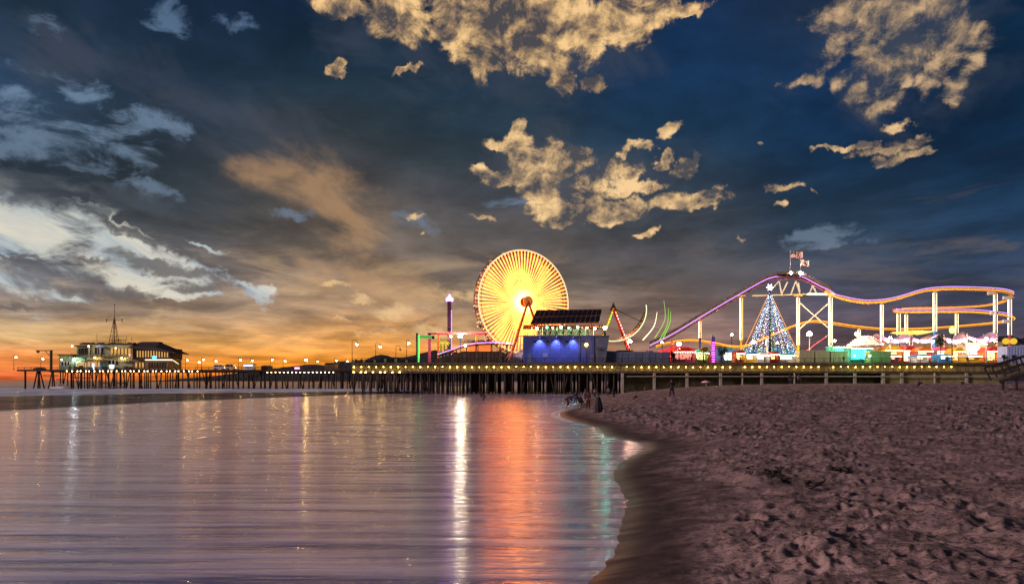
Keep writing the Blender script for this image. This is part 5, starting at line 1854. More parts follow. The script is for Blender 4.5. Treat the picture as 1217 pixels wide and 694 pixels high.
# flags
def flag(px, d, p_base, p_top, fx1, fy0, fy1, kind, label):
    x = hv(px, d)
    t = thing('flag', label, 'flag', (x, d, hz(p_base, d)), None)
    M().tube([(x, d, hz(p_base, d)), (x, d, hz(p_top, d))], .07, 6).ball((x, d, hz(p_top, d)), .14, 6, 5).build('flagpole', white, t)
    L_ = hv(fx1, d) - x
    H_ = hz(fy0, d) - hz(fy1, d)
    nx = 12

    def pt(u, v, off=0):
        return Vector((x + .08 + L_ * u, d - .35 * math.sin(u * 6.0) * (.3 + u) - off, hz(fy1, d) + H_ * v - .22 * u + .08 * math.sin(u * 7)))

    def patch(name, u0, u1, v0, v1, m_, off, par):
        mm_ = M()
        for i in range(nx):
            a, b = u0 + (u1 - u0) * i / nx, u0 + (u1 - u0) * (i + 1) / nx
            mm_.face((pt(a, v0, off), pt(b, v0, off), pt(b, v1, off), pt(a, v1, off)), True)
            mm_.face((pt(a, v0, off - .02), pt(a, v1, off - .02), pt(b, v1, off - .02), pt(b, v0, off - .02)), True)
        return mm_.build(name, m_, par)
    cl = patch('cloth', 0, 1, 0, 1, mat('white_flag_cloth', (246, 244, 240), .8, var=.02), 0, t)
    red_ = mat('flag_glare_red', (228, 164, 160), .8, var=.03)  # red painted pale, the glare on the flags put into the colour
    if kind == 'stripes':
        for i in range(7):
            patch('stripe', 0, 1, 1 - (2 * i + 1) / 13, 1 - 2 * i / 13, red_, .03, cl)
        patch('canton', 0, .4, 6 / 13, 1, mat('flag_blue', (40, 46, 96), .8, var=.03), .06, cl)
        st = M()
        for r_ in range(5):
            for c_ in range(6):
                u_, v_ = .035 + c_ * .064, .52 + r_ * .1
                st.face((pt(u_, v_, .085), pt(u_ + .02, v_, .085), pt(u_ + .02, v_ + .04, .085), pt(u_, v_ + .04, .085)))
        st.build('stars', mat('white_flag_cloth', (236, 232, 224)), cl)
    else:
        patch('stripe', 0, 1, 0, .14, red_, .03, cl)
        patch('animal_emblem', .34, .68, .36, .62, mat('brown_emblem', (110, 78, 50), .8, var=.03), .03, cl)
    return t


flag(939.3, 197.5, 327, 298, 954, 298.3, 306.3, 'stripes', 'larger flag with red and white stripes and a blue corner above the coaster crest')
flag(951.3, 197.5, 327, 308.5, 961.5, 309, 316, 'bear', 'smaller white flag with a red lower band right of the striped flag')

# ---------------------------------------------------------------- tree of lights
dT = 190
tx, tb, tt = hv(915, dT), ZD, hz(344, dT)
lt = thing('light_tree', 'tall cone shaped tree made of white and blue light strings with a star on top', 'light tree', (tx, dT, ZD))
M().tube([(tx, dT, ZD), (tx, dT, tt)], [.4, .15], 8).build('pole', steel, lt)
bmats = [glow_mat('string_white', (226, 238, 255), 6.5), glow_mat('string_blue', (130, 180, 255), 5), glow_mat('string_warm', (255, 236, 190), 6), glow_mat('string_green', (150, 255, 170), 3.2), glow_mat('string_violet', (200, 150, 255), 4)]
Rt = 31 / F * dT
for i in range(44):
    a = 2 * math.pi * i / 44
    rr_ = Rt * (1 + rnd.uniform(-.13, .06))
    wr = M()
    bl = M()
    n = 30
    pts = []
    for j in range(n + 1):
        t_ = j / n
        z_ = tt * (1 - t_) + (ZD + 1.6) * t_
        sag = t_ ** 1.18
        pts.append(Vector((tx + rr_ * sag * math.cos(a), dT + rr_ * sag * math.sin(a), z_)))
    wr.tube(pts[::5], .03, 3)
    for j in range(2, n + 1):
        if j < 8 and i % 2:
            continue
        p = pts[j] + Vector((rnd.uniform(-.12, .12), rnd.uniform(-.1, .1), rnd.uniform(-.25, .25)))
        s_ = rnd.choice((.055, .075, .075, .11))
        bl.v += [(p.x + s_, p.y, p.z), (p.x - s_, p.y, p.z), (p.x, p.y + s_, p.z), (p.x, p.y - s_, p.z), (p.x, p.y, p.z + s_), (p.x, p.y, p.z - s_)]
        b_ = len(bl.v) - 6
        for q in ((0, 2, 4), (2, 1, 4), (1, 3, 4), (3, 0, 4), (2, 0, 5), (1, 2, 5), (3, 1, 5), (0, 3, 5)):
            bl.f.append(tuple(b_ + z for z in q))
            bl.smooth.append(False)
    so_ = wr.build('light_string', steel, lt)
    bl.build('bulbs', bmats[(0, 1, 0, 2, 0, 4, 1, 3)[i % 8]], so_)['kind'] = 'stuff'
star = M()
for i in range(12):
    a = math.pi * 2 * i / 12
    r_ = 1.05 if i % 2 == 0 else .45
    a2 = math.pi * 2 * (i + 1) / 12
    r2_ = 1.05 if i % 2 else .45
    c_ = Vector((tx, dT - .25, tt + .6))
    p_, q_ = Vector((tx + r_ * math.cos(a), dT, tt + .6 + r_ * math.sin(a))), Vector((tx + r2_ * math.cos(a2), dT, tt + .6 + r2_ * math.sin(a2)))
    star.face((c_, p_, q_))
    star.face((c_ + Vector((0, .5, 0)), q_, p_))
star.build('star', glow_mat('star_light', (236, 206, 255), 14), lt)
for sx in (-1, 1):
    bl = M()
    for j in range(26):
        t_ = (j + 1) / 27
        z_ = (tt - 2) * (1 - t_) + (ZD + 2) * t_
        bl.ball((tx + sx * (Rt * 1.06 * t_ + .7), dT, z_), .09, 5, 4)
    bl.tube([(tx + sx * .6, dT, tt - 2), (tx + sx * (Rt * 1.06 + .7), dT, ZD + 2)], .03, 3)
    bl.build('orange_garland', glow_mat('orange_bulb', (255, 160, 60), 3), lt)['kind'] = 'stuff'

# ---------------------------------------------------------------- booths, tents and small rides
def booth(px0, px1, ptop, d, wallm, roofm_, lit, label, name='game_booth', cat='booth', pitch=True, bulbs=True, depth=4.0):
    x0, x1 = hv(px0, d), hv(px1, d)
    zt_ = hz(ptop, d)
    h = zt_ - ZD
    t = thing(name, label, cat, ((x0 + x1) / 2, d + depth / 2, ZD), None)
    eave = ZD + h * (.72 if pitch else .94)
    M().box((x0, d + depth * .55, ZD + .003), (x1, d + depth, eave)).build('back_wall', wallm, t)
    M().box((x0, d + .1, ZD + .003), (x0 + .15, d + depth * .55 - .003, eave)).build('side_wall', wallm, t)
    M().box((x1 - .15, d + .1, ZD + .003), (x1, d + depth * .55 - .003, eave)).build('side_wall', wallm, t)
    M().box((x0 + .16, d + .1, ZD + .003), (x1 - .16, d + .35, ZD + min(1.1, h * .3))).build('counter', wallm, t)
    M().box((x0 + .3, d + depth * .55 - .05, ZD + 1.15), (x1 - .3, d + depth * .55 - .003, eave - .25)).build('lit_back', lit, t)
    n = max(2, int((x1 - x0) / .9))
    pr = [redp, yellowp, bluep, pinkp, limep, white, orangep]
    for i in range(n):
        a = x0 + .4 + (x1 - x0 - .8) * i / n
        if eave - ZD > 2.2:
            M().ball((a + .3, d + depth * .5 - .25, ZD + 1.3 + (i % 3) * .3), .22, 7, 5).build('prize', pr[(i + int(px0)) % 7], t)
    if pitch:
        M().prism([(x0 - .3, eave + .003), (x1 + .3, eave + .003), (x1 - (x1 - x0) * .3, zt_), (x0 + (x1 - x0) * .3, zt_)], d - .3, d + depth + .2).build('roof', roofm_, t)
    else:
        M().box((x0 - .2, d - .3, eave + .003), (x1 + .2, d + depth + .2, zt_)).build('roof', roofm_, t)
    if bulbs:
        b = M()
        nb = max(3, int((x1 - x0) / .6))
        for i in range(nb + 1):
            b.ball((x0 + (x1 - x0) * i / nb, d - .38, eave - .02), .085, 5, 4)
        b.tube([(x0, d - .38, eave + .07), (x1, d - .38, eave + .07)], .02, 3)
        b.build('bulb_string', L_small, t)['kind'] = 'stuff'
    return t


booth(802, 826, 413.5, 176, pinkp, redp, L_boothp, 'pink lit booth under the floodlight right of the grey service building')
booth(827, 842, 415, 180, limep, tealp, L_booth, 'green sided booth between the pink booth and the violet pylon')
booth(860, 874, 415, 184, bluep, bluep, L_boothw, 'blue roofed booth right of the dark round tree')
booth(875, 886, 416, 178, orangep, redp, L_booth, 'orange booth at the left foot of the light tree')
booth(887, 899, 418, 176, yellowp, bluep, L_boothw, 'low yellow booth with a blue roof under the left edge of the light tree')
booth(900, 915, 419, 175, white, white, L_boothw, 'white stall in front of the light tree, left of the red one')
booth(916, 926, 418, 176, redp, redp, L_booth, 'red stall in front of the light tree')
booth(927, 946, 419.5, 177, white, tealp, L_boothw, 'white stall with a teal roof at the right foot of the light tree')
booth(990, 1011, 411.5, 186, tealp, tealp, L_bootht, 'teal lit booth left of the domed kiddie ride', pitch=False)
booth(1011.5, 1036, 413, 178, tealp, tealp, L_bootht, 'bright teal ticket booth below the domed kiddie ride', name='ticket_booth', pitch=False)
booth(1052, 1072, 411, 188, orangep, yellowp, L_booth, 'orange booth under the left end of the pink canopies')
booth(1074, 1090, 411, 190, yellowp, redp, L_boothw, 'bright white lit booth behind the two blue columns')
booth(1091, 1108, 412, 186, redp, orangep, L_booth, 'red and orange booth left of the single blue column')
booth(1114, 1132, 412, 187, cream, pinkp, L_boothw, 'cream booth just right of the single blue column')
booth(1133, 1146, 413, 183, yellowp, yellowp, L_booth, 'yellow booth behind the dark lamp pole with the green light')
booth(1148, 1172, 407.5, 191, cream, cream, L_boothw, 'widest cream lit booth below the right pink canopy', pitch=False)
booth(1173, 1190, 412, 186, orangep, redp, L_booth, 'orange booth at the right yellow column')
# small stalls on the deck front below the columns
booth(1056, 1070, 421, 174, pinkp, white, L_boothw, 'small low stall at the foot of the left blue column')
booth(1090, 1104, 421, 174, white, bluep, L_boothw, 'small low white stall before the red and orange booth')
booth(1118, 1131, 420.5, 174, bluep, bluep, L_boothw, 'small blue stall right of the single blue column')
booth(1150, 1166, 421, 174, yellowp, white, L_booth, 'small low yellow stall before the widest cream booth')

# red tent
tn = thing('red_tent', 'wide low red and pink tent roof behind the grey service building', 'tent', (hv(803, 190), 192, ZD))
xs0, xs1 = hv(770, 190), hv(852, 190)
tm = M()
NN = 16
for i in range(NN):
    def zz(u):
        return ZD + 1.8 + 3.4 * math.sin(math.pi * u) ** .8
    u0, u1 = i / NN, (i + 1) / NN
    a0, a1 = xs0 + (xs1 - xs0) * u0, xs0 + (xs1 - xs0) * u1
    tm.face(((a0, 188, zz(u0) - 1.2), (a1, 188, zz(u1) - 1.2), (a1, 192, zz(u1)), (a0, 192, zz(u0))), True)
    tm.face(((a0, 192, zz(u0)), (a1, 192, zz(u1)), (a1, 196, zz(u1) - 1.2), (a0, 196, zz(u0) - 1.2)), True)
    tm.face(((a0, 188, ZD + .6), (a1, 188, ZD + .6), (a1, 188, zz(u1) - 1.2), (a0, 188, zz(u0) - 1.2)), True)
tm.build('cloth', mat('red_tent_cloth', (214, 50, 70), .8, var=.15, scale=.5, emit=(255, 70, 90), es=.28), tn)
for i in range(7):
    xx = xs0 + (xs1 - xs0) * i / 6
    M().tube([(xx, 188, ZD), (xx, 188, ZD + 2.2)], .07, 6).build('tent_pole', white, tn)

# violet pylon
vx = hv(847.8, 178)
vp = thing('striped_pylon', 'narrow violet lit pylon beside the two round trees', 'pylon', (vx, 178, ZD))
M().box((vx - .45, 178, ZD + .003), (vx + .45, 178.6, hz(400, 178))).build('shaft', purplep, vp)
for i in range(9):
    M().box((vx - .38, 177.9, ZD + .3 + i * .62), (vx + .38, 177.997, ZD + .62 + i * .62)).build('light_bar', glow_mat('magenta_bar', (240, 110, 255), 2.6), vp)
M().ball((vx - .3, 178.3, hz(399, 178)), .3, 8, 6).build('finial', limep, vp)
# red pole
bx_ = tag(M().lathe((hv(798.5, 182), 182, ZD + .003), [(.35, 0), (.32, 5.2), (.5, 5.3), (.5, 5.7), (.1, 6.2)], 10).build('red_pylon', redp, None, org=Vector((hv(798.5, 182), 182, ZD))), 'plain red pylon with a cap left of the warm floodlight', 'pylon')


# trees: trunk, crown of many small leaves
def leafy(px, d, py_c, rx, rz_, label, m_, n=900, zb=ZD, seed=1):
    r2 = random.Random(seed)
    x = hv(px, d)
    zc = hz(py_c, d)
    t = thing('small_tree', label, 'tree', (x, d, zb), None)
    tr = M().tube([(x, d, zb), (x + .05, d, (zb + zc) / 2), (x, d, zc)], [.2, .15, .08], 8)
    for i in range(7):
        a = i * 2.4
        tr.tube([(x, d, zc - rz_ * .8), (x + rx * .6 * math.cos(a), d + rx * .6 * math.sin(a), zc + rz_ * r2.uniform(-.2, .5))], [.07, .02], 5)
    tr.build('trunk', wood, t)
    cr = M()
    cl = [(r2.uniform(-1, 1), r2.uniform(-1, 1), r2.uniform(-1, 1)) for _ in range(26)]
    cl = [c_ for c_ in cl if sum(v * v for v in c_) < 1.1]
    for i in range(n):
        c_ = cl[i % len(cl)]
        g_ = [r2.gauss(0, .24) for _ in range(3)]
        p = Vector((x + rx * (c_[0] * .72 + g_[0]), d + rx * (c_[1] * .72 + g_[1]), zc + rz_ * (c_[2] * .72 + g_[2])))
        a = Vector((r2.gauss(0, 1), r2.gauss(0, 1), r2.gauss(0, 1))).normalized() * r2.uniform(.10, .2)
        b = perp(a)[0] * r2.uniform(.06, .12)
        cr.face((p - a, p - b, p + a, p + b))
    cr.build('crown', m_, t)


leafy(836, 175, 415.5, 1.15, .95, 'small round tree with yellow lit leaves left of the violet pylon', mat('yellow_lit_leaves', (150, 130, 40), .7, var=.4, scale=2), 900, seed=3)
leafy(857.5, 175, 415.8, 1.5, 1.6, 'dark green round tree right of the violet pylon', leafm, 1400, seed=5)
leafy(1118, 186, 404.5, 1.5, 2.0, 'dark tree behind the pink canopies right of the single blue column', leafm, 1400, seed=8)
leafy(800, 176, 421, .8, 1.0, 'low green bush at the right corner of the grey service building', leafm, 600, seed=9)
for k_, px in enumerate((1193, 1204)):
    leafy(px, 172.5, 423.5, .5, .7, ('small potted bush left of the pale container', 'small potted bush before the pale container')[k_], leafm, 350, seed=20 + k_)

# domed kiddie ride
kd = 192
kx0, kx1 = hv(1010, kd), hv(1046, kd)
kr = thing('domed_kiddie_ride', 'round kiddie ride with a pink edged cream dome behind the teal ticket booth', 'carousel', ((kx0 + kx1) / 2, kd, ZD))
kc = (kx0 + kx1) / 2
M().lathe((kc, kd, ZD + .003), [(4.2, 0), (4.2, .45)], 24).build('platform', redp, kr)
M().lathe((kc, kd, hz(409.5, kd)), [(4.35, -.6), (4.4, 0), (4.2, .15), (3.2, 1.2), (1.6, 2.0), (.1, 2.3)], 24).build('dome', mat('cream_canvas', (230, 206, 186), .7, var=.1), kr)
bl = M()
for i in range(36):
    a = 2 * math.pi * i / 36
    bl.ball((kc + 4.5 * math.cos(a), kd + 4.5 * math.sin(a), hz(409.8, kd)), .13, 5, 4)
for j in range(8):
    a = math.pi * (1.0 + j / 7)
    for q in range(7):
        t_ = q / 7
        bl.ball((kc + (4.4 * (1 - t_) + .3) * math.cos(a), kd + (4.4 * (1 - t_) + .3) * math.sin(a), hz(409.4, kd) + 2.3 * math.sin(t_ * 1.5) + .15), .09, 5, 4)
bl.build('bulb_string', glow_mat('rose_bulb', (255, 190, 190), 6), kr)['kind'] = 'stuff'
for i in range(8):
    a = 2 * math.pi * i / 8 + .2
    M().tube([(kc + 3.4 * math.cos(a), kd + 3.4 * math.sin(a), ZD + .4), (kc + 3.4 * math.cos(a), kd + 3.4 * math.sin(a), hz(409.5, kd))], .08, 6).build('pole', yellowp, kr)
M().lathe((kc, kd, ZD + .45), [(1.2, 0), (1.2, 2.8)], 12).build('core', glow_mat('core_glow', (255, 230, 200), 1.6), kr)  # core surface glows by itself, it mirrors nothing

# pink fabric canopies with violet lamps
def canopy(px0, px1, py0, py1, d, label):
    x0, x1 = hv(px0, d), hv(px1, d)
    z1, z0 = hz(py0, d), hz(py1, d)
    t = thing('fabric_canopy', label, 'canopy', ((x0 + x1) / 2, d + 3, ZD), 'pink fabric canopies')
    m_ = M()
    nx, ny = 18, 6
    def pt(i, j):
        u, v = i / nx, j / ny
        lift = (z1 - z0) * (.35 + .65 * abs(2 * u - 1) ** 1.6)
        return Vector((x0 + (x1 - x0) * u, d + 6 * v, z0 + lift * (.25 + .75 * math.sin(math.pi * (.15 + .7 * v))) + .4))
    for i in range(nx):
        for j in range(ny):
            m_.face((pt(i, j), pt(i + 1, j), pt(i + 1, j + 1), pt(i, j + 1)), True)
        m_.face((pt(i, 0) - Vector((0, 0, 1.1)), pt(i + 1, 0) - Vector((0, 0, 1.1)), pt(i + 1, 0), pt(i, 0)), True)
    m_.build('cloth', mat('pink_canopy_cloth', (206, 170, 190), .8, var=.08), t)
    for xx in (x0 + .1, x1 - .1):
        for yy in (d + .2, d + 5.8):
            M().tube([(xx, yy, ZD), (xx, yy, z1)], .1, 6).build('mast', white, t)
    for i in range(3):
        xx = x0 + (x1 - x0) * (i + .5) / 3
        h_ = M().box((xx - .05, d - .7, z0 + .3), (xx + .05, d - .02, z0 + .4)).build('lamp_arm', steel, t)
        M().ball((xx, d - .75, z0 + .3), .26, 8, 6).build('bulb', glow_mat('orchid_lamp', (255, 222, 236), 80), h_)


canopy(1048, 1082, 397.5, 407, 193, 'pink fabric canopy left of the single blue column')
canopy(1084, 1112, 399, 407, 196, 'narrow pink fabric canopy behind the single blue column')
canopy(1122, 1150, 398, 407.5, 190, 'pink fabric canopy right of the dark tree')
canopy(1150, 1186, 395.5, 407, 194, 'largest and highest pink fabric canopy at the right')
# star shaped shade
sd_ = 200
sx_ = hv(1084, sd_)
ss = thing('star_shade', 'yellow lit star shaped shade on a mast above the left pink canopies', 'sun shade', (sx_, sd_, ZD))
st = M()
c_ = at(1084, 394.2, sd_)
pts = []
for i in range(16):
    a = 2 * math.pi * i / 16
    r_ = 6.0 if i % 2 == 0 else 2.2
    pts.append(Vector((c_.x + r_ * math.cos(a), sd_ + r_ * math.sin(a), c_.z - (.1 if i % 2 == 0 else .9))))
for i in range(16):
    st.face((c_ + Vector((0, 0, .35)), pts[i], pts[(i + 1) % 16]))
    st.face((c_ + Vector((0, 0, -.6)), pts[(i + 1) % 16], pts[i]))
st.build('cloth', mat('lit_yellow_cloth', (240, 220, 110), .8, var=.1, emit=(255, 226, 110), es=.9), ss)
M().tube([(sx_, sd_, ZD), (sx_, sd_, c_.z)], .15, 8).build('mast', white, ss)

# green lit lamp on a dark pole
gx_ = hv(1131.5, 173)
gl = thing('green_lamp_post', 'lamp post with a green glowing lantern on a dark pole between blue and yellow columns', 'street lamp', (gx_, 173, ZD))
M().lathe((gx_, 173, ZD + .003), [(.3, 0), (.25, .3), (.14, .5)], 8).tube([(gx_, 173, ZD + .4), (gx_, 173, hz(396, 173))], .12, 8).build('pole', steel, gl)
M().lathe((gx_, 173, hz(396, 173)), [(.25, 0), (.5, .3), (.62, .9), (.5, 1.35), (.1, 1.7)], 10).build('lantern', glow_mat('lime_lantern', (190, 255, 90), 5), gl)

# teal floodlights hung out over the deck edge below the ticket booth
for k_, (px, lb_) in enumerate(((1012, 'teal floodlight on an arm over the pier edge, left one below the ticket booth'), (1030, 'teal floodlight on an arm over the pier edge, right one below the ticket booth'))):
    x = hv(px, 170)
    t = thing('edge_floodlight', lb_, 'floodlight', (x, FR + .3, ZD + .01), 'teal edge floodlights')
    M().tube([(x, FR + .3, ZD + .01), (x, FR + .3, ZD + 1.7)], .06, 6).tube([(x, FR + .3, ZD + 1.65), (x, FR - 1.5, ZD + 1.9)], .05, 6).build('arm', steel, t)
    M().ball((x, FR - 1.5, ZD + 1.66), .2, 8, 6).build('bulb', glow_mat('green_teal_flood', (70, 255, 170), 190), t)

# planters and store boxes on the deck edge
gbx = [(950, 968, 417, 'olive box store under the golden floodlight, left one'), (969.5, 986, 417.5, 'pale olive box store between the light tree and the tall column'), (988, 1007, 417.5, 'olive box store left of the teal ticket booth'),
       (1034, 1059, 418, 'green lit box store right of the teal ticket booth')]
for i, (a, b, tp, lb) in enumerate(gbx):
    x0, x1 = hv(a, 172.5), hv(b, 172.5)
    t = thing('store_box', lb, 'storage box', ((x0 + x1) / 2, 173.5, ZD), None)
    mm_ = mat('olive_box', (176, 172, 128), .7, var=.15) if i != 3 else mat('green_lit_box', (130, 176, 110), .7, var=.15)  # last box: green light from the teal booth put into its colour
    M().box((x0, 172.5, ZD + .003), (x1, 175, hz(tp, 172.5))).build('wall', mm_, t)
    nn = 4
    for j in range(nn):
        a_ = x0 + (x1 - x0) * (j + .06) / nn
        b_ = x0 + (x1 - x0) * (j + .94) / nn
        M().box((a_, 172.44, ZD + .15), (b_, 172.497, hz(tp, 172.5) - .25)).build('panel', mm_, t)
    M().box((x0 - .08, 172.4, hz(tp, 172.5) + .003), (x1 + .08, 175.1, hz(tp, 172.5) + .14)).build('lid', cream, t)
x0, x1 = hv(1197, 172.5), hv(1240, 172.5)
ct = thing('pale_container', 'pale blue grey container at the far right end of the pier', 'container', ((x0 + x1) / 2, 174, ZD))
M().box((x0, 172.5, ZD - 2.2), (x1, 176, ZD - .003)).build('base', concrete, ct)
M().prism([(x0, ZD + .003), (x1, ZD + .003), (x1, hz(408, 172.5)), (x0, hz(411.5, 172.5))], 172.5, 176).build('wall', mat('pale_blue_box', (150, 166, 200), .7, var=.1), ct)
for i in range(12):
    xx = x0 + .2 + i * .72
    M().box((xx, 172.43, ZD + .1), (xx + .4, 172.497, hz(412.2, 172.5))).build('rib', mat('pale_blue_box', (150, 166, 200)), ct)
for k_, px in enumerate((1195.5, 1204.5)):
    p = at(px, 405.5, 204 + k_)
    t = thing('yellow_lantern', ('round yellow lantern left of the pink footed column', 'round yellow lantern right of the pink footed column')[k_], 'lantern', (p.x, p.y, ZD))
    M().tube([(p.x, p.y, ZD), (p.x, p.y, p.z)], .08, 6).build('pole', steel, t)
    M().ball(p, .95, 12, 8).build('globe', glow_mat('yellow_globe', (240, 200, 60), 1.0), t)

# bright arcade hall behind the stalls, with a lit row of windows
x0, x1 = hv(1050, 214), hv(1192, 214)
ar = thing('arcade_hall', 'long bright arcade hall behind the booths under the pink canopies', 'building', ((x0 + x1) / 2, 217, ZD))
M().box((x0, 214, ZD + .003), (x1, 222, hz(405, 214))).build('wall', cream, ar)
M().box((x0 - .3, 213.6, hz(405, 214) + .003), (x1 + .3, 222.4, hz(403.5, 214))).build('roof', roofm, ar)
win_row(ar, x0 + 1, x1 - 1, ZD + 1, ZD + 4.6, 14, 214, L_booth, redp, .6)
x0, x1 = hv(858, 216), hv(945, 216)
ar2 = thing('blue_arcade', 'long low blue lit hall behind the light tree', 'building', ((x0 + x1) / 2, 219, ZD))
M().box((x0, 216, ZD + .003), (x1, 222, hz(413, 216))).build('wall', bluep, ar2)
M().box((x0 - .3, 215.6, hz(413, 216) + .003), (x1 + .3, 222.4, hz(411.8, 216))).build('roof', slate, ar2)
win_row(ar2, x0 + 1, x1 - 1, ZD + .8, ZD + 3.6, 9, 216, L_boothw, white, .6)

# hedge-like dark screens by the left corner
x0, x1 = hv(418, 171), hv(494, 171)
scn = thing('deck_screen', 'low dark slatted screen along the left corner of the wide pier', 'screen', ((x0 + x1) / 2, 171.5, ZD))
z_ = [hz(427.8, 171), hz(426.8, 171)]
for i in range(24):
    xx = x0 + (x1 - x0) * i / 24
    M().box((xx, 171.5, ZD + .01), (xx + (x1 - x0) / 24 - .06, 171.62, z_[i % 2] + (.35 if 10 < i < 18 else 0))).build('slat', steel if i % 4 else greenp, scn)

# wooden beach ramp with railings at the far right
dR = 66.0
rp_ = thing('beach_ramp', 'dark wooden ramp with slanting railings on the sand at the right edge', 'ramp', (hv(1205, dR), dR, sand_z(hv(1205, dR), dR)))
wr_ = mat('black_timber', (44, 38, 36), .85, var=.3, scale=3)
def rpt(px, py, d):
    return at(px, py, d)
for dy, nm in ((0, 0), (2.2, 1)):
    a, b = rpt(1170 + 9 * nm, 437 - .5 * nm, dR + dy), rpt(1262, 409, dR + dy)
    M().beam(a, b, .12, .16).build('handrail', wr_, rp_)
    a2, b2 = rpt(1176 + 9 * nm, 444 - .5 * nm, dR + dy), rpt(1262, 418, dR + dy)
    M().beam(a2, b2, .1, .12).build('mid_rail', wr_, rp_)
    for i in range(6):
        t_ = i / 5
        pa = a.lerp(b, t_)
        low = rpt(1178 + 9 * nm + (1262 - 1178) * t_, 452 - 24 * t_, dR + dy)
        M().beam(low, pa, .12, up=Vector((0, 1, 0))).build('rail_post', wr_, rp_)
for i in range(26):
    t_ = i / 26
    c0_, c1_ = rpt(1190 + (1262 - 1190) * t_, 452.5 - 22 * t_, dR), rpt(1190 + (1262 - 1190) * (t_ + 1 / 27), 452.5 - 22 * (t_ + 1 / 27), dR)
    M().slab([c0_, c1_, c1_ + Vector((0, 2.2, 0)), c0_ + Vector((0, 2.2, 0))], .07).build('plank', wood2, rp_)
M().beam(rpt(1188, 454, dR - .04), rpt(1262, 431, dR - .04), .1, .28).build('stringer', wr_, rp_)
for px in (1192, 1208, 1230, 1255):
    for dy in (.05, 2.1):
        p = rpt(px, 452 - 22 * (px - 1190) / 72, dR + dy)
        M().box((p.x - .09, p.y - .09, sand_z(p.x, p.y) - .5), (p.x + .09, p.y + .09, p.z - .15)).build('support_post', wr_, rp_)


# ---------------------------------------------------------------- people
POSES = {
    'stand': dict(pel=(0, 0, .93), che=(0, .01, 1.30), nec=(0, .01, 1.47), hed=(0, .03, 1.60), top=(0, .02, 1.74),
                  el=(.27, .02, 1.14), wr=(.27, .10, .90), kn=(.11, .03, .50), an=(.13, -.02, .08), el2=(-.27, .0, 1.14), wr2=(-.28, .08, .89), kn2=(-.11, .02, .50), an2=(-.14, -.03, .08)),
    'wide': dict(pel=(0, 0, .90), che=(0, .02, 1.28), nec=(0, .04, 1.45), hed=(0, .10, 1.57), top=(0, .12, 1.71),
                 el=(.30, .08, 1.18), wr=(.16, .30, 1.16), kn=(.16, .04, .48), an=(.24, -.02, .08), el2=(-.30, .08, 1.18), wr2=(-.16, .30, 1.16), kn2=(-.16, .02, .48), an2=(-.22, -.03, .08)),
    'walk': dict(pel=(0, 0, .92), che=(0, .03, 1.29), nec=(0, .05, 1.46), hed=(0, .09, 1.59), top=(0, .08, 1.73),
                 el=(.26, -.10, 1.14), wr=(.26, .02, .92), kn=(.10, .20, .54), an=(.10, .26, .10), el2=(-.26, .14, 1.15), wr2=(-.25, .32, .98), kn2=(-.10, -.04, .50), an2=(-.10, -.34, .14)),
    'bend': dict(pel=(0, -.18, .84), che=(0, .16, 1.06), nec=(0, .32, 1.08), hed=(0, .44, 1.05), top=(0, .57, 1.01),
                 el=(.24, .28, .80), wr=(.16, .40, .56), kn=(.14, .06, .48), an=(.20, -.12, .08), el2=(-.24, .28, .80), wr2=(-.14, .42, .56), kn2=(-.14, .02, .48), an2=(-.18, -.16, .08)),
    'crouch': dict(pel=(0, -.22, .36), che=(0, .02, .72), nec=(0, .12, .88), hed=(0, .20, 1.00), top=(0, .23, 1.14),
                   el=(.26, .20, .58), wr=(.12, .42, .50), kn=(.18, .34, .52), an=(.15, .02, .08), el2=(-.26, .20, .58), wr2=(-.12, .42, .50), kn2=(-.18, .34, .50), an2=(-.15, .02, .08)),
    'sit': dict(pel=(0, -.10, .14), che=(0, -.16, .52), nec=(0, -.12, .69), hed=(0, -.06, .82), top=(0, -.05, .96),
                el=(.28, -.02, .38), wr=(.20, .30, .40), kn=(.14, .42, .46), an=(.13, .66, .08), el2=(-.28, -.04, .38), wr2=(-.20, .30, .40), kn2=(-.14, .42, .44), an2=(-.13, .66, .08)),
}
skin_m = mat('skin', (150, 106, 84), .6, var=.05)


def skin_obj(name, verts, edges, radii, m_, parent, sub=1, root=0):
    me = bpy.data.meshes.new(name)
    me.from_pydata([tuple(v) for v in verts], edges, [])
    me.materials.append(m_)
    o = bpy.data.objects.new(name, me)
    C.objects.link(o)
    o.parent = parent
    md = o.modifiers.new('skin', 'SKIN')
    md.use_smooth_shade = True
    me.skin_vertices[0].data  # layer made by the modifier
    for i, r in enumerate(radii):
        sv = me.skin_vertices[0].data[i]
        sv.radius = r if isinstance(r, tuple) else (r, r)
        sv.use_root = (i == root)
    if sub:
        s_ = o.modifiers.new('sub', 'SUBSURF')
        s_.levels = sub
        s_.render_levels = sub
    return o


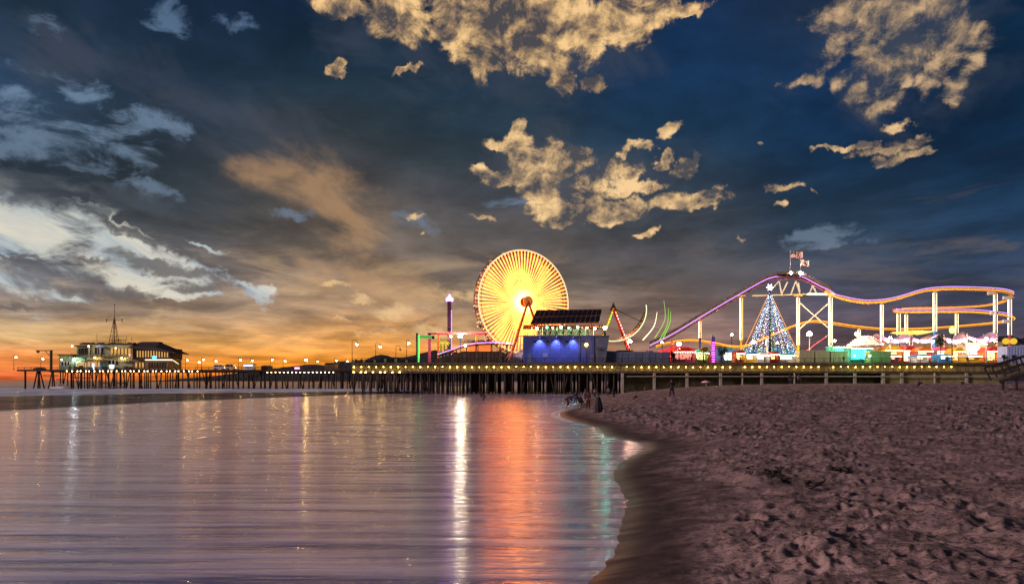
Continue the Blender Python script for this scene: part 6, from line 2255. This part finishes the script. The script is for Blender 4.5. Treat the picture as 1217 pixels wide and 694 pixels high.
def person(pose, loc, rz, label, top_m, leg_m, hair_m, scale=1.0, coat=False, group='people on the beach', hat=False):
    P = {k: Vector(v) for k, v in POSES[pose].items()}
    t = thing('person', label, 'person', loc, group)
    t.rotation_euler = (0, 0, rz)
    t.scale = (scale,) * 3
    up = (P['nec'] - P['pel']).normalized()
    hd = (P['top'] - P['nec']).normalized()
    sh1 = P['nec'] + Vector((.18, 0, -.04))
    sh2 = P['nec'] + Vector((-.18, 0, -.04))
    hp1 = P['pel'] + Vector((.09, 0, -.03))
    hp2 = P['pel'] + Vector((-.09, 0, -.03))
    V = [P['pel'], P['pel'].lerp(P['che'], .5), P['che'], P['nec'], P['nec'].lerp(P['hed'], .45), P['hed'], P['top'] - hd * .04]
    E = [(0, 1), (1, 2), (2, 3), (3, 4), (4, 5), (5, 6)]
    RR = [(.14, .10), (.125, .09), (.155, .105), (.075, .07), (.052, .055), (.082, .095), (.062, .07)]

    def chain(start, pts, rad):
        prev_ = start
        for p, r in zip(pts, rad):
            V.append(p)
            RR.append(r)
            E.append((prev_, len(V) - 1))
            prev_ = len(V) - 1
        return prev_
    fwd = Vector((0, 1, 0))
    for sh, e_, w_, s_ in ((sh1, 'el', 'wr', 1), (sh2, 'el2', 'wr2', -1)):
        hand = (P[w_] - P[e_]).normalized()
        wi = chain(2, [sh, P[e_], P[w_], P[w_] + hand * .07], [.058, .043, .028, (.036, .018)])
        pb = V[wi]
        sv = perp(hand)[0]
        for f_, ln in ((-.026, .062), (-.009, .075), (.009, .07), (.026, .055)):
            chain(wi, [pb + sv * f_ + hand * .02, pb + sv * f_ + hand * (.02 + ln * .5) + fwd * .006, pb + sv * f_ + hand * (.02 + ln) + fwd * .018], [.010, .009, .007])
        chain(wi - 1, [pb - hand * .03 + sv * .04 * s_, pb + hand * .015 + sv * .055 * s_], [.011, .009])
    for hp, k_, a_ in ((hp1, 'kn', 'an'), (hp2, 'kn2', 'an2')):
        chain(0, [hp, P[k_], P[a_], P[a_] + Vector((0, .15, -.045))], [.085, .058, .040, (.042, .026)])
    skin_obj('body', V, E, RR, skin_m, t)
    # face
    f_up = hd
    f_fw = (Vector((0, 1, 0)) - f_up * f_up.y).normalized() if abs(f_up.y) < .95 else Vector((0, 0, -1))
    hc = P['hed']
    fm_ = M()
    fm_.ball(hc + f_fw * .093, .016, 6, 5)
    fm_.ball(hc + Vector((.085, 0, 0)), .02, 6, 5)
    fm_.ball(hc + Vector((-.085, 0, 0)), .02, 6, 5)
    fm_.build('nose_and_ears', skin_m, t, org=Vector((0, 0, 0)))
    ey = M()
    for s_ in (-1, 1):
        ey.ball(hc + f_fw * .082 + f_up * .02 + Vector((.03 * s_, 0, 0)), .010, 6, 4)
    ey.ball(hc + f_fw * .082 - f_up * .045, .012, 6, 4, .5)
    ey.build('eyes_and_mouth', hair_m, t, org=Vector((0, 0, 0)))
    # hair
    hr = M().ball(hc + hd * .045 - f_fw * .018, .108, 12, 8, .98)
    if hat:
        hr.lathe(hc + hd * .07, [(.17, 0), (.16, .02), (.11, .03), (.10, .12), (.03, .14)], 12)
    hr.build('hair', hair_m, t, org=Vector((0, 0, 0)))
    # jacket
    V2 = [P['pel'] + up * (-.02), P['pel'].lerp(P['che'], .5), P['che'], P['nec'] - up * .03]
    E2 = [(0, 1), (1, 2), (2, 3)]
    R2 = [(.165, .125), (.15, .115), (.18, .13), (.095, .085)]
    for sh, e_, w_ in ((sh1, 'el', 'wr'), (sh2, 'el2', 'wr2')):
        b_ = len(V2)
        V2 += [sh, P[e_], P[e_].lerp(P[w_], .92)]
        R2 += [.078, .062, .046]
        E2 += [(2, b_), (b_, b_ + 1), (b_ + 1, b_ + 2)]
    skin_obj('jacket', V2, E2, R2, top_m, t)
    V3, E3, R3 = [P['pel'] + up * .02], [], [(.16, .12)]
    for hp, k_, a_ in ((hp1, 'kn', 'an'), (hp2, 'kn2', 'an2')):
        b_ = len(V3)
        V3 += [hp, P[k_], P[a_] + (P[k_] - P[a_]) * .10]
        R3 += [.100, .074, .058]
        E3 += [(0, b_), (b_, b_ + 1), (b_ + 1, b_ + 2)]
    skin_obj('trousers', V3, E3, R3, leg_m, t)
    if coat:
        ct_ = M()
        n = 16
        z0_ = .10
        def mid_(z_):
            k_ = max(0, min(1, (P['nec'].z - z_) / P['nec'].z))
            return Vector((0, P['nec'].y * (1 - k_), z_))
        zn = P['nec'].z
        lv = [(mid_(zn + .05), .10), (mid_(zn - .05), .19), (mid_(zn - .22), .26), (mid_(zn * .62), .36), (mid_(zn * .36), .46), (mid_(zn * .16), .42), (mid_(.10), .30)]
        rings_ = []
        for c_, r_ in lv:
            rings_.append([Vector((c_.x + r_ * math.cos(2 * math.pi * j / n) * (1 + .07 * math.sin(j * 2.6)), c_.y + r_ * .85 * math.sin(2 * math.pi * j / n), c_.z)) for j in range(n)])
        for i in range(len(lv) - 1):
            for j in range(n):
                ct_.face((rings_[i][j], rings_[i + 1][j], rings_[i + 1][(j + 1) % n], rings_[i][(j + 1) % n]), True)
        ct_.face(rings_[0])
        ct_.face(rings_[-1][::-1])
        ct_.build('cape', top_m, t, org=Vector((0, 0, 0)))
    return t


dkc = mat('dark_cloth', (34, 32, 36), .9, var=.15)
dkb = mat('navy_cloth', (36, 40, 58), .9, var=.15)
rdc = mat('dark_red_cloth', (62, 20, 24), .9, var=.15)
gyc = mat('grey_cloth', (96, 92, 96), .9, var=.15)
tnc = mat('tan_cloth', (130, 108, 86), .9, var=.15)
hrm = mat('dark_hair', (30, 24, 22), .7, var=.1)


def beach(px, d):
    x = hv(px, d)
    return (x, d, max(sand_z(x, d), -.05) + .0)


def at_feet(px, py):
    """distance at which the beach shows at this height of the picture"""
    best = None
    for i in range(400):
        d = 20 + i * .4
        x = hv(px, d)
        z = max(sand_z(x, d), 0)
        y = 452 - (z - EYE) * F / d
        e_ = abs(y - py)
        if best is None or e_ < best[0]:
            best = (e_, d)
    return best[1]


def put(px, py, hpx, full, pose, rz, label, a, b, **kw):
    d = at_feet(px, py)
    sc = hpx * d / F / full
    return person(pose, beach(px, d), rz, label, a, b, hrm, scale=max(.75, min(1.25, sc)), **kw)


pb_ = put(798.5, 473, 24, 1.74, 'wide', R(10), 'tall person in dark clothes standing with legs apart on the sand before the pier', dkc, dkc)
put(711.5, 491, 23, 1.74, 'stand', R(75), 'person wrapped in a wide dark cape on the sand spit by the water', dkc, dkc, coat=True)
put(699, 487.5, 23, 1.74, 'stand', R(150), 'person in dark red standing behind the caped figure on the sand spit', rdc, rdc)
put(574.5, 477, 9, 1.1, 'bend', R(80), 'person wading bent over in the shallow water below the ferris wheel', dkc, dkb)
put(729.5, 473.5, 15, 1.74, 'stand', R(200), 'person standing at the waterline right of the huddled group, by a lit gap', dkb, dkc)
put(723, 472, 12, 1.74, 'stand', R(160), 'shorter person standing just left of the one at the waterline', gyc, dkc)
put(755, 474, 8, 1.14, 'crouch', R(-60), 'small crouching person alone between the waterline group and the tall person', gyc, dkc)
put(767, 465.5, 6, .96, 'sit', R(-80), 'person sitting on the sand left of the tall person, left one of two', dkc, dkc)
put(778, 464.5, 6, .96, 'sit', R(60), 'person sitting on the sand left of the tall person, right one of two', dkb, dkc)
put(939, 457.3, 20, 1.74, 'stand', R(170), 'person in dark clothes standing below the coaster, left one of the pair', dkc, dkb)
put(949.5, 457.3, 20, 1.74, 'stand', R(190), 'person in a grey jacket standing below the coaster, right one of the pair', gyc, dkc)
put(675.5, 483, 19, 1.6, 'bend', R(-85), 'person bending over at the left end of the huddled group in the shallows', dkc, dkc)
put(684, 480.5, 16, 1.74, 'stand', R(0), 'person standing with the back to us in the middle of the huddled group', dkb, dkc)
put(690.5, 480.5, 13, 1.14, 'crouch', R(60), 'person crouching at the right of the huddled group', dkc, dkb)
put(696, 474, 13, 1.74, 'walk', R(90), 'person walking along the waterline behind the one in dark red', gyc, dkb)
put(707, 473, 12, 1.74, 'stand', R(180), 'person standing behind the caped figure, near the pier piles', tnc, dkc)
put(741, 468, 10, 1.74, 'walk', R(-90), 'person walking in front of the pier store rooms', dkb, dkc)
put(1092, 458, 9, .96, 'sit', R(180), 'person sitting on the far sand before the olive sea wall', gyc, dkc)
put(1144, 457.5, 6, .96, 'sit', R(180), 'person sitting low before the sea wall, left of the ramp', dkc, dkc)
put(841, 457.5, 6.5, .96, 'sit', R(180), 'person sitting under the pale pink parasol', tnc, dkc)

# the group's low folding table
d_ = at_feet(683, 481)
tx_, tz_ = hv(683, d_), max(sand_z(hv(683, d_), d_), 0)
tb_ = thing('folding_table', 'dark low table standing in the huddled group at the waterline', 'table', (tx_, d_, tz_))
M().box((tx_ - 1.1, d_ - .35, tz_ + .80), (tx_ + 1.1, d_ + .35, tz_ + .87)).build('tabletop', dkc, tb_)
for sx in (-1, 1):
    for sy in (-.3, .3):
        M().box((tx_ + sx * 1.0 - .03, d_ + sy - .03, tz_ - .1), (tx_ + sx * 1.0 + .03, d_ + sy + .03, tz_ + .797)).build('leg', steel, tb_)
bgx = tag(M().lathe((tx_ + .3, d_, tz_ + .873), [(.22, 0), (.26, .15), (.22, .33), (.1, .42)], 10).build('bag', dkb, None, org=Vector((tx_ + .3, d_, tz_ + .873))), 'dark bag lying on the low table in the huddled group', 'bag')

# parasol
d_ = at_feet(838, 457.6)
ux, uz_ = hv(839, d_), sand_z(hv(839, d_), d_)
hu = 7.2 / F * d_
pr_ = thing('beach_parasol', 'small pale pink beach parasol on the sand before the pier posts', 'parasol', (ux, d_, uz_))
M().tube([(ux + .1, d_, uz_ - .1), (ux - .05, d_, uz_ + hu)], .03, 6).build('pole', white, pr_)
M().lathe((ux - .05, d_, uz_ + hu - .45), [(1.05, 0), (.98, .12), (.5, .36), (.05, .48)], 10, False).build('canopy', mat('pale_pink_cloth', (224, 176, 180), .8, var=.08), pr_)

# people up on the stage terrace and the deck, seen as small dark figures
src = person('stand', (hv(640, dB), dB + .7, zt + .003), 0, 'dark figure standing at the left end of the stage building terrace', dkc, dkc, hrm, 1.0, group='people on the stage terrace')
labs = ['dark figure on the terrace below the first teal lamp', 'dark figure on the terrace between the first two teal lamps', 'dark figure on the terrace below the middle teal lamp', 'dark figure on the terrace right of the middle teal lamp',
        'dark figure on the terrace left of the right teal lamp', 'dark figure on the terrace below the red bulb', 'dark figure on the terrace near its right end']
for lb, px in zip(labs, (648, 654, 661, 670, 679, 689, 699)):
    dup(src, (hv(px, dB), dB + .5 + rnd.random(), zt + .003), lb, rnd.uniform(0, 6), scale=rnd.uniform(.92, 1.05))
for i, (px, lb) in enumerate(((1150, 'person leaning at the deck railing below the widest cream booth'), (1003, 'person on the deck in front of the olive box left of the ticket booth'), (1126, 'person on the deck right of the single blue column'),
                              (1066, 'person on the deck by the foot of the left blue column'), (880, 'person on the deck before the orange booth'), (822, 'person on the deck before the pink lit booth'), (909, 'person on the deck before the white stall'))):
    dup(src, (hv(px, 171.2), 171.3, ZD + .003), lb, rnd.uniform(0, 6), group='people on the pier deck')


# seaweed washed up on the near sand
r3 = random.Random(4)
for k_, (px, py, n_, lb_) in enumerate(((921, 583, 26, 'dark strand of seaweed lying lengthways on the open sand, the largest one'), (912, 606, 12, 'small dark scrap of seaweed just below the largest strand'),
                                        (1003, 560, 9, 'small scrap of seaweed on the sand right of the largest strand'), (852, 512, 8, 'small scrap of seaweed on the sand nearer the pier'))):
    d_ = at_feet(px, py)
    x_ = hv(px, d_)
    sw_ = M()
    for i in range(n_):
        a_ = r3.uniform(0, 6.28)
        cx_, cy_ = x_ + r3.gauss(0, .10 if k_ else .16), d_ + r3.gauss(0, .3 if k_ else 1.1)
        pts = []
        for j in range(5):
            xx, yy = cx_ + .09 * j * math.cos(a_ + j * .4), cy_ + .12 * j * math.sin(a_ + j * .4)
            pts.append((xx, yy, sand_z(xx, yy) + .05 + .03 * math.sin(j * 2 + i)))
        sw_.tube(pts, [.02, .035, .04, .03, .01], 4)
    tag(sw_.build('seaweed', mat('wet_seaweed', (34, 26, 22), .5, var=.3), None, org=Vector((x_, d_, sand_z(x_, d_)))), lb_, 'seaweed')['kind'] = 'stuff'
